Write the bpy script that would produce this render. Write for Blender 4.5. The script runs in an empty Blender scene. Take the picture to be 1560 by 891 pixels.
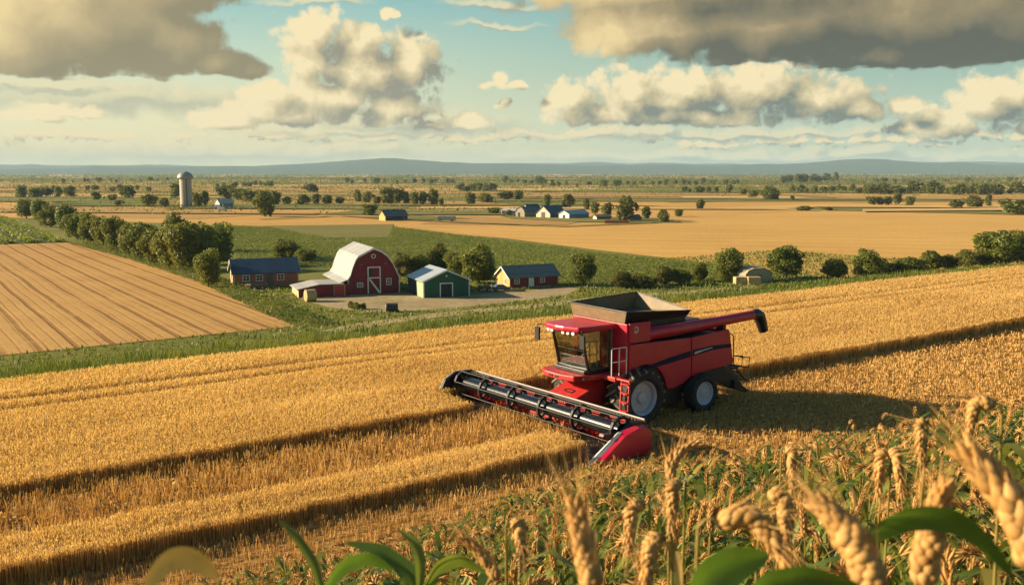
import bpy, bmesh, math, random
import numpy as np
from mathutils import Vector, Matrix

# ------------------------------------------------------------------ camera, sky, sun, exposure
SC = bpy.context.scene
COL = SC.collection
F = 1498.0
PITCH = math.atan(183.5 / F)
CAM = np.array([0.0, 0.0, 18.5])
cam_d = bpy.data.cameras.new('camera')
cam = bpy.data.objects.new('camera', cam_d); COL.objects.link(cam)
cam.location = CAM; cam.rotation_euler = (math.pi / 2 - PITCH, 0, 0)
cam_d.sensor_width = 36.0; cam_d.lens = 36.0 * F / 1560.0
cam_d.clip_start = 0.05; cam_d.clip_end = 60000
cam_d.dof.use_dof = True; cam_d.dof.focus_distance = 37.0; cam_d.dof.aperture_fstop = 8.5
SC.camera = cam
SUN_EL = math.radians(20)
SUN_DIR = np.array([1.0, -0.10]); SUN_DIR /= np.linalg.norm(SUN_DIR)      # where the light travels, on the ground
SUN_STRENGTH = 5.0
SUN_COLOR = (1.0, 0.81, 0.53)
EXPOSURE = 1.15
SC.view_settings.view_transform = 'Standard'; SC.view_settings.look = 'None'
SC.view_settings.exposure = EXPOSURE; SC.view_settings.gamma = 1.0
SC.view_settings.use_curve_mapping = False
SC.render.engine = 'CYCLES'
cy = SC.cycles
cy.max_bounces = 6; cy.diffuse_bounces = 3; cy.glossy_bounces = 3; cy.transmission_bounces = 4
cy.transparent_max_bounces = 8; cy.volume_bounces = 0
cy.use_denoising = True; cy.use_adaptive_sampling = True; cy.adaptive_threshold = 0.015
cy.caustics_reflective = False; cy.caustics_refractive = False

sun_d = bpy.data.lights.new('sun', 'SUN'); sun = bpy.data.objects.new('sun', sun_d); COL.objects.link(sun)
sun_d.energy = SUN_STRENGTH; sun_d.angle = math.radians(0.6); sun_d.color = SUN_COLOR
ld = Vector((SUN_DIR[0] * math.cos(SUN_EL), SUN_DIR[1] * math.cos(SUN_EL), -math.sin(SUN_EL)))
sun.rotation_euler = ld.to_track_quat('-Z', 'Y').to_euler(); sun.location = (-60, 40, 60)


class NT:
    """small helper to write node trees"""
    def __init__(s, tree): s.t = tree; s.n = tree.nodes; s.l = tree.links
    def put(s, sock, val):
        if val is None: return
        if isinstance(val, bpy.types.NodeSocket): s.l.new(val, sock)
        elif sock.type == 'RGBA' and len(val) == 3: sock.default_value = (*val, 1)
        else: sock.default_value = val
    def node(s, typ, props=None, **inp):
        nd = s.n.new(typ)
        for k, v in (props or {}).items(): setattr(nd, k, v)
        for k, v in inp.items(): s.put(nd.inputs[k.replace('_', ' ')] if not k.startswith('i') or not k[1:].isdigit() else nd.inputs[int(k[1:])], v)
        return nd
    def m(s, op, a, b=None, c=None, clamp=False):
        nd = s.n.new('ShaderNodeMath'); nd.operation = op; nd.use_clamp = clamp
        s.put(nd.inputs[0], a); s.put(nd.inputs[1], b); s.put(nd.inputs[2], c)
        return nd.outputs[0]
    def vm(s, op, a, b=None, out=0):
        nd = s.n.new('ShaderNodeVectorMath'); nd.operation = op
        s.put(nd.inputs[0], a); s.put(nd.inputs[1], b)
        return nd.outputs[out]
    def mix(s, fac, a, b, blend='MIX'):
        nd = s.n.new('ShaderNodeMix'); nd.data_type = 'RGBA'; nd.blend_type = blend
        s.put(nd.inputs[0], fac); s.put(nd.inputs[6], a); s.put(nd.inputs[7], b)
        return nd.outputs[2]
    def ramp(s, fac, stops, interp='LINEAR'):
        nd = s.n.new('ShaderNodeValToRGB'); cr = nd.color_ramp; cr.interpolation = interp
        while len(cr.elements) < len(stops): cr.elements.new(0.5)
        for e, (p, c) in zip(cr.elements, stops): e.position = p; e.color = (*c, 1) if len(c) == 3 else c
        s.put(nd.inputs[0], fac); return nd.outputs[0]
    def step(s, x, lo, hi):
        nd = s.n.new('ShaderNodeMapRange'); nd.interpolation_type = 'SMOOTHSTEP'
        s.put(nd.inputs[0], x); nd.inputs[1].default_value = lo; nd.inputs[2].default_value = hi
        return nd.outputs[0]
    def noise(s, vec, scale, detail=4, rough=0.55, dist=0.0):
        nd = s.node('ShaderNodeTexNoise', None, Vector=vec, Scale=scale, Detail=float(detail), Roughness=rough, Distortion=dist)
        return nd.outputs[0]


def srgb(r, g, b):
    return tuple((c / 255 / 12.92) if c / 255 <= 0.04045 else ((c / 255 + 0.055) / 1.055) ** 2.4 for c in (r, g, b))


def pix_ray(u, v):
    cx = (u - 780) / F; cyy = -(v - 445.5) / F; c, s = math.cos(PITCH), math.sin(PITCH)
    return np.array([cx, c + cyy * s, -s + cyy * c])


def pix_dir(u, v):
    """direction of a point of the sky as (azimuth, rise), in units of about 100 picture points"""
    d = pix_ray(u, v)
    return math.atan2(d[0], d[1]) * 14.98, d[2] / math.hypot(d[0], d[1]) * 14.98


def cloud_group(name, blobs, nscale, namp, warp, vamp, floor=None):
    """density of a bank of clouds: soft ellipses broken up by billowing noise"""
    g = bpy.data.node_groups.new(name, 'ShaderNodeTree')
    g.interface.new_socket('P', in_out='INPUT', socket_type='NodeSocketVector')
    g.interface.new_socket('D', in_out='OUTPUT', socket_type='NodeSocketFloat')
    g.interface.new_socket('A', in_out='OUTPUT', socket_type='NodeSocketFloat')
    t = NT(g); gi = g.nodes.new('NodeGroupInput'); go = g.nodes.new('NodeGroupOutput')
    P = gi.outputs[0]
    nz = t.node('ShaderNodeTexNoise', {'noise_dimensions': '2D'}, Vector=P, Scale=1.3, Detail=3.0, Roughness=0.6)
    w = t.vm('MULTIPLY', t.vm('SUBTRACT', nz.outputs[1], (0.5, 0.5, 0.5)), (warp, warp * 0.7, 0.0))
    Q = t.vm('ADD', P, w)
    # the running density rides along as the third number of the point
    S0 = t.n.new('ShaderNodeSeparateXYZ'); t.l.new(Q, S0.inputs[0])
    cb = t.n.new('ShaderNodeCombineXYZ'); t.l.new(S0.outputs[0], cb.inputs[0]); t.l.new(S0.outputs[1], cb.inputs[1]); cb.inputs[2].default_value = -1.0
    S = cb.outputs[0]
    for (u, v, rx, ry, bot) in blobs:
        cx, cyy = pix_dir(u, v)
        d = t.vm('MULTIPLY', t.vm('SUBTRACT', S, (cx, cyy, 0.0)), (100 / rx, 100 / ry, 0.0))
        e = t.m('MULTIPLY', t.m('SUBTRACT', 1.0, t.vm('LENGTH', d, out=1)), 1.5)
        sp = t.n.new('ShaderNodeSeparateXYZ'); t.l.new(S, sp.inputs[0])
        if bot is not None:
            yb = pix_dir(u, bot)[1]
            e = t.m('MINIMUM', e, t.m('MULTIPLY', t.m('SUBTRACT', sp.outputs[1], yb), 9.0))
        acc = t.m('SMOOTH_MAX', sp.outputs[2], e, 0.12)
        cb = t.n.new('ShaderNodeCombineXYZ'); t.l.new(sp.outputs[0], cb.inputs[0]); t.l.new(sp.outputs[1], cb.inputs[1]); t.l.new(acc, cb.inputs[2])
        S = cb.outputs[0]
    acc = t.n.new('ShaderNodeSeparateXYZ'); t.l.new(S, acc.inputs[0]); acc = acc.outputs[2]
    n1 = t.node('ShaderNodeTexNoise', {'noise_dimensions': '2D'}, Vector=P, Scale=nscale, Detail=7.0, Roughness=0.58).outputs[0]
    dd = t.m('ADD', acc, t.m('MULTIPLY', t.m('SUBTRACT', n1, 0.5), namp))
    if vamp:
        vo = t.node('ShaderNodeTexVoronoi', {'voronoi_dimensions': '2D', 'feature': 'F1'}, Vector=Q, Scale=nscale * 1.5, Detail=3.0, Roughness=0.55)
        dd = t.m('ADD', dd, t.m('MULTIPLY', t.m('SUBTRACT', 0.42, vo.outputs[0]), vamp))
    t.l.new(acc, go.inputs[1])
    t.l.new(dd, go.inputs[0])
    return g


def build_world():
    w = bpy.data.worlds.new('World'); SC.world = w; w.use_nodes = True
    w.node_tree.nodes.clear(); t = NT(w.node_tree)
    out = t.n.new('ShaderNodeOutputWorld')
    tc = t.n.new('ShaderNodeTexCoord')
    sx = t.n.new('ShaderNodeSeparateXYZ'); t.l.new(tc.outputs['Generated'], sx.inputs[0])
    X, Y, Z = sx.outputs
    az = t.m('MULTIPLY', t.m('ARCTAN2', X, Y), 14.98)
    hyp = t.m('SQRT', t.m('ADD', t.m('MULTIPLY', X, X), t.m('MULTIPLY', Y, Y)))
    el = t.m('MULTIPLY', t.m('DIVIDE', Z, t.m('MAXIMUM', hyp, 0.02)), 14.98)
    cb = t.n.new('ShaderNodeCombineXYZ'); t.l.new(az, cb.inputs[0]); t.l.new(el, cb.inputs[1])
    P = cb.outputs[0]
    # clear sky
    sky = t.n.new('ShaderNodeTexSky'); sky.sky_type = 'NISHITA'; sky.sun_disc = False
    sky.sun_elevation = SUN_EL; sky.sun_rotation = math.atan2(-SUN_DIR[0], -SUN_DIR[1]) % (2 * math.pi)
    sky.altitude = 100; sky.air_density = 1.2; sky.dust_density = 2.0
    K = 10.0 / (2 ** EXPOSURE)                       # a picture value -> colour at background strength 0.1
    elf = t.m('DIVIDE', el, 14.98)                   # 0 .. 1 is 0 .. 45 degrees
    left = t.ramp(elf, [(0.0, srgb(238, 226, 178)), (0.05, srgb(236, 230, 186)), (0.11, srgb(196, 217, 192)), (0.17, srgb(136, 190, 190)), (0.40, srgb(70, 140, 165)), (1.0, srgb(38, 88, 135))])
    right = t.ramp(elf, [(0.0, srgb(196, 206, 178)), (0.04, srgb(186, 208, 190)), (0.10, srgb(140, 178, 168)), (0.17, srgb(104, 164, 170)), (0.40, srgb(60, 125, 150)), (1.0, srgb(36, 84, 128))])
    grad = t.mix(t.step(az, -5.5, 6.5), left, right)
    grad = t.mix(1.0, grad, (K, K, K), 'MULTIPLY')
    base = t.mix(0.15, grad, t.mix(1.0, sky.outputs[0], (1.0, 0.95, 0.8), 'MULTIPLY'))

    # every layer is told apart by azimuth so that a ray only works through the clouds near it
    def layer(base, name, blobs, u0, u1, fade, thick, lit_off, gain, bias, lit, mid, dark, lo, hi, opacity, nscale, namp, warp, vamp):
        sel = [q for q in blobs if q[0] + q[2] * 1.25 + 40 > u0 and q[0] - q[2] * 1.25 - 40 < u1]
        if not sel: return base
        grp = cloud_group(name, sel, nscale, namp, warp, vamp)
        def dens(vec):
            nd = t.n.new('ShaderNodeGroup'); nd.node_tree = grp; t.l.new(vec, nd.inputs[0]); return nd.outputs
        D, A = dens(P)
        D2, A2 = dens(t.vm('ADD', P, (lit_off[0], lit_off[1], 0.0)))
        a = t.m('MULTIPLY', t.step(D, lo, hi), opacity)
        slope = t.m('ADD', t.m('MULTIPLY', t.m('SUBTRACT', D, D2), gain * 0.9), t.m('MULTIPLY', t.m('SUBTRACT', A, A2), gain * 0.9))
        body = t.m('MULTIPLY', t.m('MAXIMUM', t.m('ADD', t.m('MULTIPLY', A2, 0.6), t.m('MULTIPLY', D2, 0.4)), 0.0), thick)       # how much cloud the light crosses
        if fade: body = t.m('ADD', body, t.m('MULTIPLY', t.step(az, pix_dir(fade[0], 100)[0], pix_dir(fade[1], 100)[0]), fade[2]))
        L = t.m('SUBTRACT', t.m('ADD', bias, slope), body, clamp=True)
        c = t.mix(t.m('MULTIPLY', L, 2.0, clamp=True), dark, mid)
        c = t.mix(t.m('SUBTRACT', t.m('MULTIPLY', L, 2.0), 1.0, clamp=True), c, lit)
        c = t.mix(1.0, c, (K, K, K), 'MULTIPLY')
        return t.mix(a, base, c)

    warm = t.step(az, -5.0, 5.0)
    rr = random.Random(5)
    far_bl = []
    for k in range(30):                               # low line of small far clouds near the horizon
        u = -40 + k * 57 + rr.uniform(-22, 22); v = rr.choice([206, 212, 218, 224, 208])
        far_bl.append((u, v, rr.uniform(34, 74), rr.uniform(10, 20), v + 8))
    veil = [(200, 150, 340, 30, None), (620, 190, 240, 24, None), (330, 232, 500, 22, None), (1150, 238, 600, 15, None), (560, 200, 300, 12, None), (60, 128, 200, 10, None), (760, 8, 110, 10, None), (750, 38, 90, 6, None), (480, 2, 100, 8, None), (1100, 205, 420, 12, None)]
    cum = [(480, 52, 76, 52, None), (548, 66, 84, 50, None), (570, 112, 140, 76, 194), (555, 100, 70, 46, None), (470, 98, 60, 44, None), (625, 96, 66, 62, None), (500, 152, 130, 50, 197), (600, 166, 96, 46, 198), (430, 170, 140, 40, 197), (350, 184, 90, 28, 203), (400, 140, 60, 26, None),
           (592, 22, 15, 13, None), (604, 26, 12, 9, None), (752, 132, 40, 14, 142), (764, 120, 20, 16, 141), (780, 131, 24, 11, 141), (762, 164, 22, 10, 171), (770, 158, 12, 11, 170), (715, 190, 60, 22, 206), (655, 196, 46, 18, 206),
           (865, 150, 66, 48, 194), (960, 144, 94, 62, 196), (1050, 138, 112, 60, 197), (1150, 138, 132, 60, 198), (1250, 148, 112, 54, 197), (1310, 172, 80, 30, 192), (920, 176, 120, 28, 197), (1060, 178, 180, 34, 199), (1010, 160, 120, 40, 197),
           (1500, 158, 72, 52, 216), (1548, 140, 56, 46, None), (1440, 188, 80, 34, 214), (1376, 164, 50, 24, 184), (1395, 200, 60, 18, 213), (1575, 192, 60, 26, 210),
           (85, 168, 58, 24, 188), (45, 180, 80, 14, 192), (136, 174, 36, 18, 186)]
    bright = [(556, 76, 50, 30, None), (498, 168, 36, 14, 182), (560, 158, 26, 14, None), (480, 40, 50, 30, None), (970, 110, 40, 26, None), (1100, 104, 80, 22, None), (1500, 132, 40, 26, None)]
    dk = [(110, 40, 250, 100, 121), (-20, 60, 170, 90, 121), (270, 66, 96, 70, 121), (335, 98, 66, 34, 122), (378, 108, 36, 20, 122), (230, -30, 160, 80, None),
          (925, 46, 88, 56, 92), (1010, 36, 150, 74, 95), (1180, 36, 240, 80, 100), (1400, 36, 270, 94, 106), (1570, 46, 190, 90, 98), (1320, 84, 130, 36, 106), (1000, -20, 300, 60, None)]
    bg0 = t.n.new('ShaderNodeBackground'); t.l.new(base, bg0.inputs[0]); bg0.inputs[1].default_value = 0.1
    cuts = [-900, 300, 560, 800, 1040, 1300, 2500]
    sh = bg0.outputs[0]
    box = t.m('MULTIPLY', t.m('MULTIPLY', t.m('GREATER_THAN', el, -0.2), t.m('LESS_THAN', el, 3.9)), t.m('LESS_THAN', t.m('ABSOLUTE', az), 10.5))
    for u0, u1 in zip(cuts[:-1], cuts[1:]):
        b = layer(base, 'far clouds', far_bl, u0, u1, None, 0.15, (-0.10, 0.09), 0.8, 0.45, srgb(248, 226, 176), t.mix(warm, srgb(220, 204, 160), srgb(196, 184, 152)), t.mix(warm, srgb(184, 178, 150), srgb(138, 150, 142)), 0.0, 0.30, 0.95, 4.2, 1.1, 0.25, 0.9)
        b = layer(b, 'veil', veil, u0, u1, None, 0.3, (-0.15, 0.08), 0.6, 0.6, srgb(236, 222, 178), t.mix(warm, srgb(214, 206, 168), srgb(168, 176, 160)), t.mix(warm, srgb(186, 184, 158), srgb(142, 156, 150)), -.1, 1.1, 0.8, 2.0, 1.2, 0.5, 0)
        b = layer(b, 'cumulus', cum, u0, u1, None, 0.10, (-0.32, 0.25), 0.52, 0.45, srgb(252, 232, 184), t.mix(warm, srgb(212, 196, 154), srgb(196, 182, 142)), t.mix(warm, srgb(158, 152, 132), srgb(112, 122, 114)), 0.0, 0.52, 1.0, 2.1, 0.52, 0.28, 0.66)
        b = layer(b, 'stratus', dk, u0, u1, (-80, 190, .42) if u1 <= 800 else (900, 1330, .52), 0.10, (-0.8, 0.40), 0.30, 0.66, srgb(240, 214, 156), t.mix(warm, srgb(186, 168, 126), srgb(156, 140, 106)), t.mix(warm, srgb(148, 138, 108), srgb(90, 92, 82)), 0.0, 0.45, 1.0, 1.5, 0.62, 0.30, 0.40)
        bg = t.n.new('ShaderNodeBackground'); t.l.new(b, bg.inputs[0]); bg.inputs[1].default_value = 0.1
        lo, hi = pix_dir(u0, 262)[0], pix_dir(u1, 262)[0]
        inside = t.m('MULTIPLY', t.m('MULTIPLY', t.m('GREATER_THAN', az, lo if u0 > -800 else -99.0), t.m('LESS_THAN', az, hi if u1 < 2400 else 99.0)), box)
        sh = t.node('ShaderNodeMixShader', None, i0=inside, i1=sh, i2=bg.outputs[0]).outputs[0]
    t.l.new(sh, out.inputs[0])
    w.cycles.sampling_method = 'MANUAL'; w.cycles.sample_map_resolution = 256


build_world()

# ------------------------------------------------------------------ terrain: one plateau field, a grass slope, the plain
FZ = 9.3
R2 = np.array([0.806, 0.592]); R2 /= np.linalg.norm(R2)      # along the crop rows
N2 = np.array([-R2[1], R2[0]])                                # across them, away from the viewer
TE, TP = 45.7, 96.0                                           # field edge, foot of the slope


def xy(S, T): return S * R2 + T * N2
def terrain(x, y):
    T = np.asarray(x) * N2[0] + np.asarray(y) * N2[1]
    return np.clip(FZ * (1 - (T - TE) / (TP - TE)), 0, FZ)


def ground_hit(u, v):
    """the terrain point seen at a place of the photograph"""
    d = pix_ray(u, v); dT = d[0] * N2[0] + d[1] * N2[1]
    t = (FZ - CAM[2]) / d[2]
    if t * dT <= TE: return CAM + d * t
    k = FZ / (TP - TE)
    t = (FZ + k * TE - CAM[2]) / (d[2] + k * dT)
    if TE <= t * dT <= TP and t > 0: return CAM + d * t
    return CAM + d * (-CAM[2] / d[2])


def project(P):
    P = np.asarray(P, float) - CAM; c, s = math.cos(PITCH), math.sin(PITCH)
    dep = P[..., 1] * c - P[..., 2] * s; upc = P[..., 1] * s + P[..., 2] * c
    dep = np.where(np.abs(dep) < 1e-6, 1e-6, dep)
    return 780 + F * P[..., 0] / dep, 445.5 - F * upc / dep, dep


def bank_ground(x, y):
    """the near hillside under the plants"""
    x = np.asarray(x, float); y = np.asarray(y, float)
    xs = np.clip(x, -40, 10) + 0.15 * np.clip(x - 10, 0, 60)
    z = CAM[2] - 1.36 - 0.292 * y + 0.180 * xs - 0.15 * np.clip(0.6 - xs, 0, 60) - 0.05 * np.clip(y - 10, 0, 60) ** 2
    z += 0.05 * np.sin(x * 1.7 + y * 0.6) + 0.04 * np.sin(y * 1.9 - x * 0.7)
    return z

# ------------------------------------------------------------------ materials
MATS = {}
def base_mat(name):
    m = bpy.data.materials.new(name); m.use_nodes = True; m.node_tree.nodes.clear()
    t = NT(m.node_tree); out = t.n.new('ShaderNodeOutputMaterial'); MATS[name] = m
    return m, t, out


def paint(name, col, rough=0.5, metal=0.0, var=0.25, scale=3.0, bump=0.0, bscale=20.0, coat=0.0, dust=0.0, dust_col=(0.35, 0.25, 0.13), spec=0.5):
    m, t, out = base_mat(name)
    tc = t.n.new('ShaderNodeTexCoord'); ob = tc.outputs['Object']
    n1 = t.noise(ob, scale, 6, 0.6); n2 = t.noise(ob, scale * 7, 3, 0.6)
    f = t.m('ADD', t.m('MULTIPLY', n1, 0.7), t.m('MULTIPLY', n2, 0.3))
    lo = tuple(c * (1 - var) for c in col); hi = tuple(min(c * (1 + var), 0.95) for c in col)
    c = t.ramp(f, [(0.3, lo), (0.7, hi)])
    if dust: c = t.mix(t.m('MULTIPLY', t.step(t.noise(ob, scale * 0.8, 7, 0.65), 0.46, 0.75), dust), c, dust_col)
    bs = t.node('ShaderNodeBsdfPrincipled', None, Base_Color=c, Roughness=rough, Metallic=metal)
    bs.inputs['Specular IOR Level'].default_value = spec
    if coat: bs.inputs['Coat Weight'].default_value = coat; bs.inputs['Coat Roughness'].default_value = 0.15
    t.l.new(t.m('ADD', rough - 0.08, t.m('MULTIPLY', n2, 0.2)), bs.inputs['Roughness'])
    if bump:
        b = t.node('ShaderNodeBump', None, Strength=bump, Distance=0.05, Height=t.noise(ob, bscale, 4, 0.6))
        t.l.new(b.outputs[0], bs.inputs['Normal'])
    t.l.new(bs.outputs[0], out.inputs[0]); return m


def boards(name, col, period=0.25, axis=0, var=0.2, rough=0.7, depth=0.5, dust=0.0, seam=0.1):
    """upright boards or roofing sheets with joints; axis 0/1/2 is the direction across them, 3 means x + y"""
    m, t, out = base_mat(name)
    tc = t.n.new('ShaderNodeTexCoord'); ob = tc.outputs['Object']
    s = t.n.new('ShaderNodeSeparateXYZ'); t.l.new(ob, s.inputs[0])
    a = s.outputs[axis] if axis < 3 else t.m('ADD', s.outputs[0], s.outputs[1])
    k = t.m('DIVIDE', a, period); fr = t.m('FRACT', t.m('ADD', k, 100.0))
    idx = t.m('FLOOR', t.m('ADD', k, 100.0))
    wn = t.node('ShaderNodeTexWhiteNoise', {'noise_dimensions': '1D'}, W=idx).outputs[0]
    n1 = t.noise(ob, 0.9, 6, 0.65)
    f = t.m('ADD', t.m('MULTIPLY', wn, 0.35), t.m('MULTIPLY', n1, 0.65))
    c = t.ramp(f, [(0.25, tuple(x * (1 - var) for x in col)), (0.75, tuple(min(.95, x * (1 + var)) for x in col))])
    if dust: c = t.mix(t.m('MULTIPLY', t.step(t.noise(ob, 0.6, 7, 0.7), 0.5, 0.75), dust), c, (0.30, 0.22, 0.14))
    gap = t.m('LESS_THAN', t.m('MINIMUM', fr, t.m('SUBTRACT', 1.0, fr)), seam)
    bs = t.node('ShaderNodeBsdfPrincipled', None, Base_Color=c, Roughness=rough)
    b = t.node('ShaderNodeBump', {'invert': True}, Strength=depth, Distance=0.03, Height=gap)
    t.l.new(b.outputs[0], bs.inputs['Normal'])
    t.l.new(bs.outputs[0], out.inputs[0]); return m


def bricks(name, c1, c2):
    m, t, out = base_mat(name)
    tc = t.n.new('ShaderNodeTexCoord'); s = t.n.new('ShaderNodeSeparateXYZ'); t.l.new(tc.outputs['Object'], s.inputs[0])
    cb = t.n.new('ShaderNodeCombineXYZ'); t.l.new(t.m('ADD', s.outputs[0], s.outputs[1]), cb.inputs[0]); t.l.new(s.outputs[2], cb.inputs[1])
    br = t.node('ShaderNodeTexBrick', None, Vector=cb.outputs[0], Color1=c1, Color2=c2, Mortar=(.30, .26, .22), Scale=3.0)
    c = t.mix(t.m('MULTIPLY', t.noise(tc.outputs['Object'], 1.2, 5), 0.4), br.outputs[0], tuple(x * .55 for x in c1))
    bs = t.node('ShaderNodeBsdfPrincipled', None, Base_Color=c, Roughness=0.85)
    t.l.new(bs.outputs[0], out.inputs[0]); return m


def plantmat(name, stops, transl=0.35, rough=0.55, objvar=0.0, spec=0.25, patch=0.0, tcol=1.3, streak=False):
    """leaves, straw and ears: every blade its own tone, light passing through"""
    m, t, out = base_mat(name)
    g = t.n.new('ShaderNodeNewGeometry')
    f = g.outputs['Random Per Island']
    if patch:
        f = t.m('ADD', t.m('MULTIPLY', f, 1 - patch), t.m('MULTIPLY', t.step(t.noise(g.outputs['Position'], 0.13, 4), .35, .65), patch))
    c = t.ramp(f, stops)
    if streak:
        tc = t.n.new('ShaderNodeTexCoord')
        c = t.mix(t.step(t.noise(tc.outputs['Object'], 38, 5, .65), .42, .68), c, t.mix(1.0, c, (1.22, 1.16, 1.05), 'MULTIPLY'))
        c = t.mix(t.m('MULTIPLY', t.step(t.noise(tc.outputs['Object'], 140, 3, .6), .6, .7), .5), c, (.22, .15, .04))
    if objvar:
        oi = t.n.new('ShaderNodeObjectInfo')
        hs = t.node('ShaderNodeHueSaturation', None, Hue=t.m('ADD', 0.5 - 0.03 * objvar, t.m('MULTIPLY', oi.outputs['Random'], 0.06 * objvar)), Saturation=1.0,
                    Value=t.m('ADD', 1 - 0.3 * objvar, t.m('MULTIPLY', t.m('FRACT', t.m('MULTIPLY', oi.outputs['Random'], 7.3)), 0.6 * objvar)), Color=c)
        c = hs.outputs[0]
    bs = t.node('ShaderNodeBsdfPrincipled', None, Base_Color=c, Roughness=rough)
    bs.inputs['Specular IOR Level'].default_value = spec
    if transl:
        tr = t.node('ShaderNodeBsdfTranslucent', None, Color=t.mix(1.0, c, (tcol, tcol, tcol * 0.7), 'MULTIPLY'))
        mx = t.node('ShaderNodeMixShader', None, i0=transl, i1=bs.outputs[0], i2=tr.outputs[0])
        t.l.new(mx.outputs[0], out.inputs[0])
    else: t.l.new(bs.outputs[0], out.inputs[0])
    return m


def fieldmat(name, stops, big=0.02, fine=0.8, stripes=None, stripe_amt=0.25, bump=0.4, sharp=False):
    """a far crop or soil: soft broad patches, fine grain, optional drill rows (direction in degrees, spacing)"""
    m, t, out = base_mat(name)
    g = t.n.new('ShaderNodeNewGeometry'); P = g.outputs['Position']
    n1 = t.noise(P, big, 6, 0.6); n2 = t.noise(P, fine, 5, 0.7)
    n3 = t.noise(t.vm('MULTIPLY', P, (0.25, 1.0, 1.0)), big * 6, 4, 0.6)
    f = t.m('ADD', t.m('ADD', t.m('MULTIPLY', n1, 0.45), t.m('MULTIPLY', n2, 0.3)), t.m('MULTIPLY', n3, 0.25))
    h = n2
    if stripes:
        ang, per = stripes; a = math.radians(ang)
        q = t.vm('DOT_PRODUCT', P, (-math.sin(a), math.cos(a), 0.0), out=1)
        q = t.m('ADD', q, t.m('MULTIPLY', t.noise(P, 0.05, 2), 2.0 if not sharp else 0.7))
        sw = t.m('ADD', t.m('MULTIPLY', t.m('SINE', t.m('MULTIPLY', q, 2 * math.pi / per)), 0.5), 0.5)
        sw = t.step(sw, 0.55, 1.0) if not sharp else t.m('ADD', t.m('MULTIPLY', t.step(sw, .86, 1.0), .8), t.m('MULTIPLY', t.step(t.m('SINE', t.m('MULTIPLY', q, 2 * math.pi / (per * .37))), .6, 1.0), .35))
        if sharp: sw = t.m('MULTIPLY', sw, t.step(t.noise(t.vm('MULTIPLY', P, (.06, .03, 1)), 1.0, 4, .7), .26, .52))
        f = t.m('SUBTRACT', f, t.m('MULTIPLY', sw, stripe_amt))
        h = t.m('SUBTRACT', n2, t.m('MULTIPLY', sw, 0.8))
    c = t.ramp(f, stops)
    bs = t.node('ShaderNodeBsdfPrincipled', None, Base_Color=c, Roughness=0.9)
    bs.inputs['Specular IOR Level'].default_value = 0.1
    if bump:
        b = t.node('ShaderNodeBump', None, Strength=bump, Distance=0.3, Height=h); t.l.new(b.outputs[0], bs.inputs['Normal'])
    t.l.new(bs.outputs[0], out.inputs[0]); return m


GOLD = [(0.28, (0.38, 0.205, 0.055)), (0.5, (0.52, 0.295, 0.085)), (0.72, (0.64, 0.39, 0.125))]
M_GRASS = fieldmat('grass ground', [(0.3, (0.10, 0.115, 0.024)), (0.5, (0.17, 0.165, 0.036)), (0.7, (0.27, 0.22, 0.06))], 0.05, 1.2)
M_FIELD = fieldmat('field soil and straw', [(0.3, (0.24, 0.125, 0.040)), (0.5, (0.38, 0.21, 0.065)), (0.7, (0.50, 0.30, 0.10))], 0.15, 6.0, (math.degrees(math.atan2(R2[1], R2[0])), 0.5), 0.18)
M_GOLD_FAR = fieldmat('ripe grain far', GOLD, 0.006, 0.25)
M_GOLD_A = fieldmat('ripe grain', [(0.28, (0.44, 0.24, 0.065)), (0.5, (0.57, 0.33, 0.095)), (0.72, (0.66, 0.41, 0.13))], 0.012, 0.6, (-14, 14.0), 0.08)
M_GOLD_B = fieldmat('pale stubble', [(0.28, (0.44, 0.26, 0.085)), (0.5, (0.56, 0.35, 0.12)), (0.72, (0.68, 0.45, 0.17))], 0.006, 0.3)
M_GOLD_C = fieldmat('brown stubble', [(0.28, (0.30, 0.165, 0.055)), (0.5, (0.40, 0.235, 0.075)), (0.72, (0.50, 0.31, 0.10))], 0.006, 0.3)
M_GREEN_B = fieldmat('green fallow', [(0.28, (0.10, 0.105, 0.030)), (0.5, (0.18, 0.16, 0.045)), (0.72, (0.28, 0.22, 0.06))], 0.02, 0.3)
M_CROP = fieldmat('green crop ground', [(0.28, (0.09, 0.115, 0.020)), (0.5, (0.15, 0.165, 0.03)), (0.72, (0.22, 0.21, 0.045))], 0.02, 0.8)
M_TILL = fieldmat('mown straw rows', [(0.25, (0.28, 0.14, 0.045)), (0.5, (0.47, 0.265, 0.085)), (0.75, (0.58, 0.35, 0.12))], 0.02, 1.0, (123, 3.6), 0.36, 0.3, sharp=True)
M_ROWS = fieldmat('vegetable rows', [(0.25, (0.030, 0.045, 0.016)), (0.5, (0.075, 0.095, 0.022)), (0.75, (0.17, 0.155, 0.05))], 0.02, 1.0, (122, 6.0), 0.35, 0.6)
M_DIRT = fieldmat('yard dirt', [(0.34, (0.17, 0.15, 0.05)), (0.44, (0.29, 0.22, 0.115)), (0.56, (0.38, 0.29, 0.16)), (0.70, (0.46, 0.36, 0.21))], 0.12, 0.9)
M_TRACK = fieldmat('track dirt', [(0.28, (0.26, 0.20, 0.10)), (0.5, (0.38, 0.29, 0.14)), (0.72, (0.46, 0.36, 0.18))], 0.1, 1.4)
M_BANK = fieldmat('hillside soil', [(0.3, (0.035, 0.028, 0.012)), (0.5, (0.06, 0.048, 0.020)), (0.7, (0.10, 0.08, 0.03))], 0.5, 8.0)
M_HILL = fieldmat('hill woods', [(0.3, (0.022, 0.045, 0.040)), (0.5, (0.035, 0.062, 0.050)), (0.7, (0.06, 0.085, 0.055))], 0.0012, 0.01)
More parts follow.
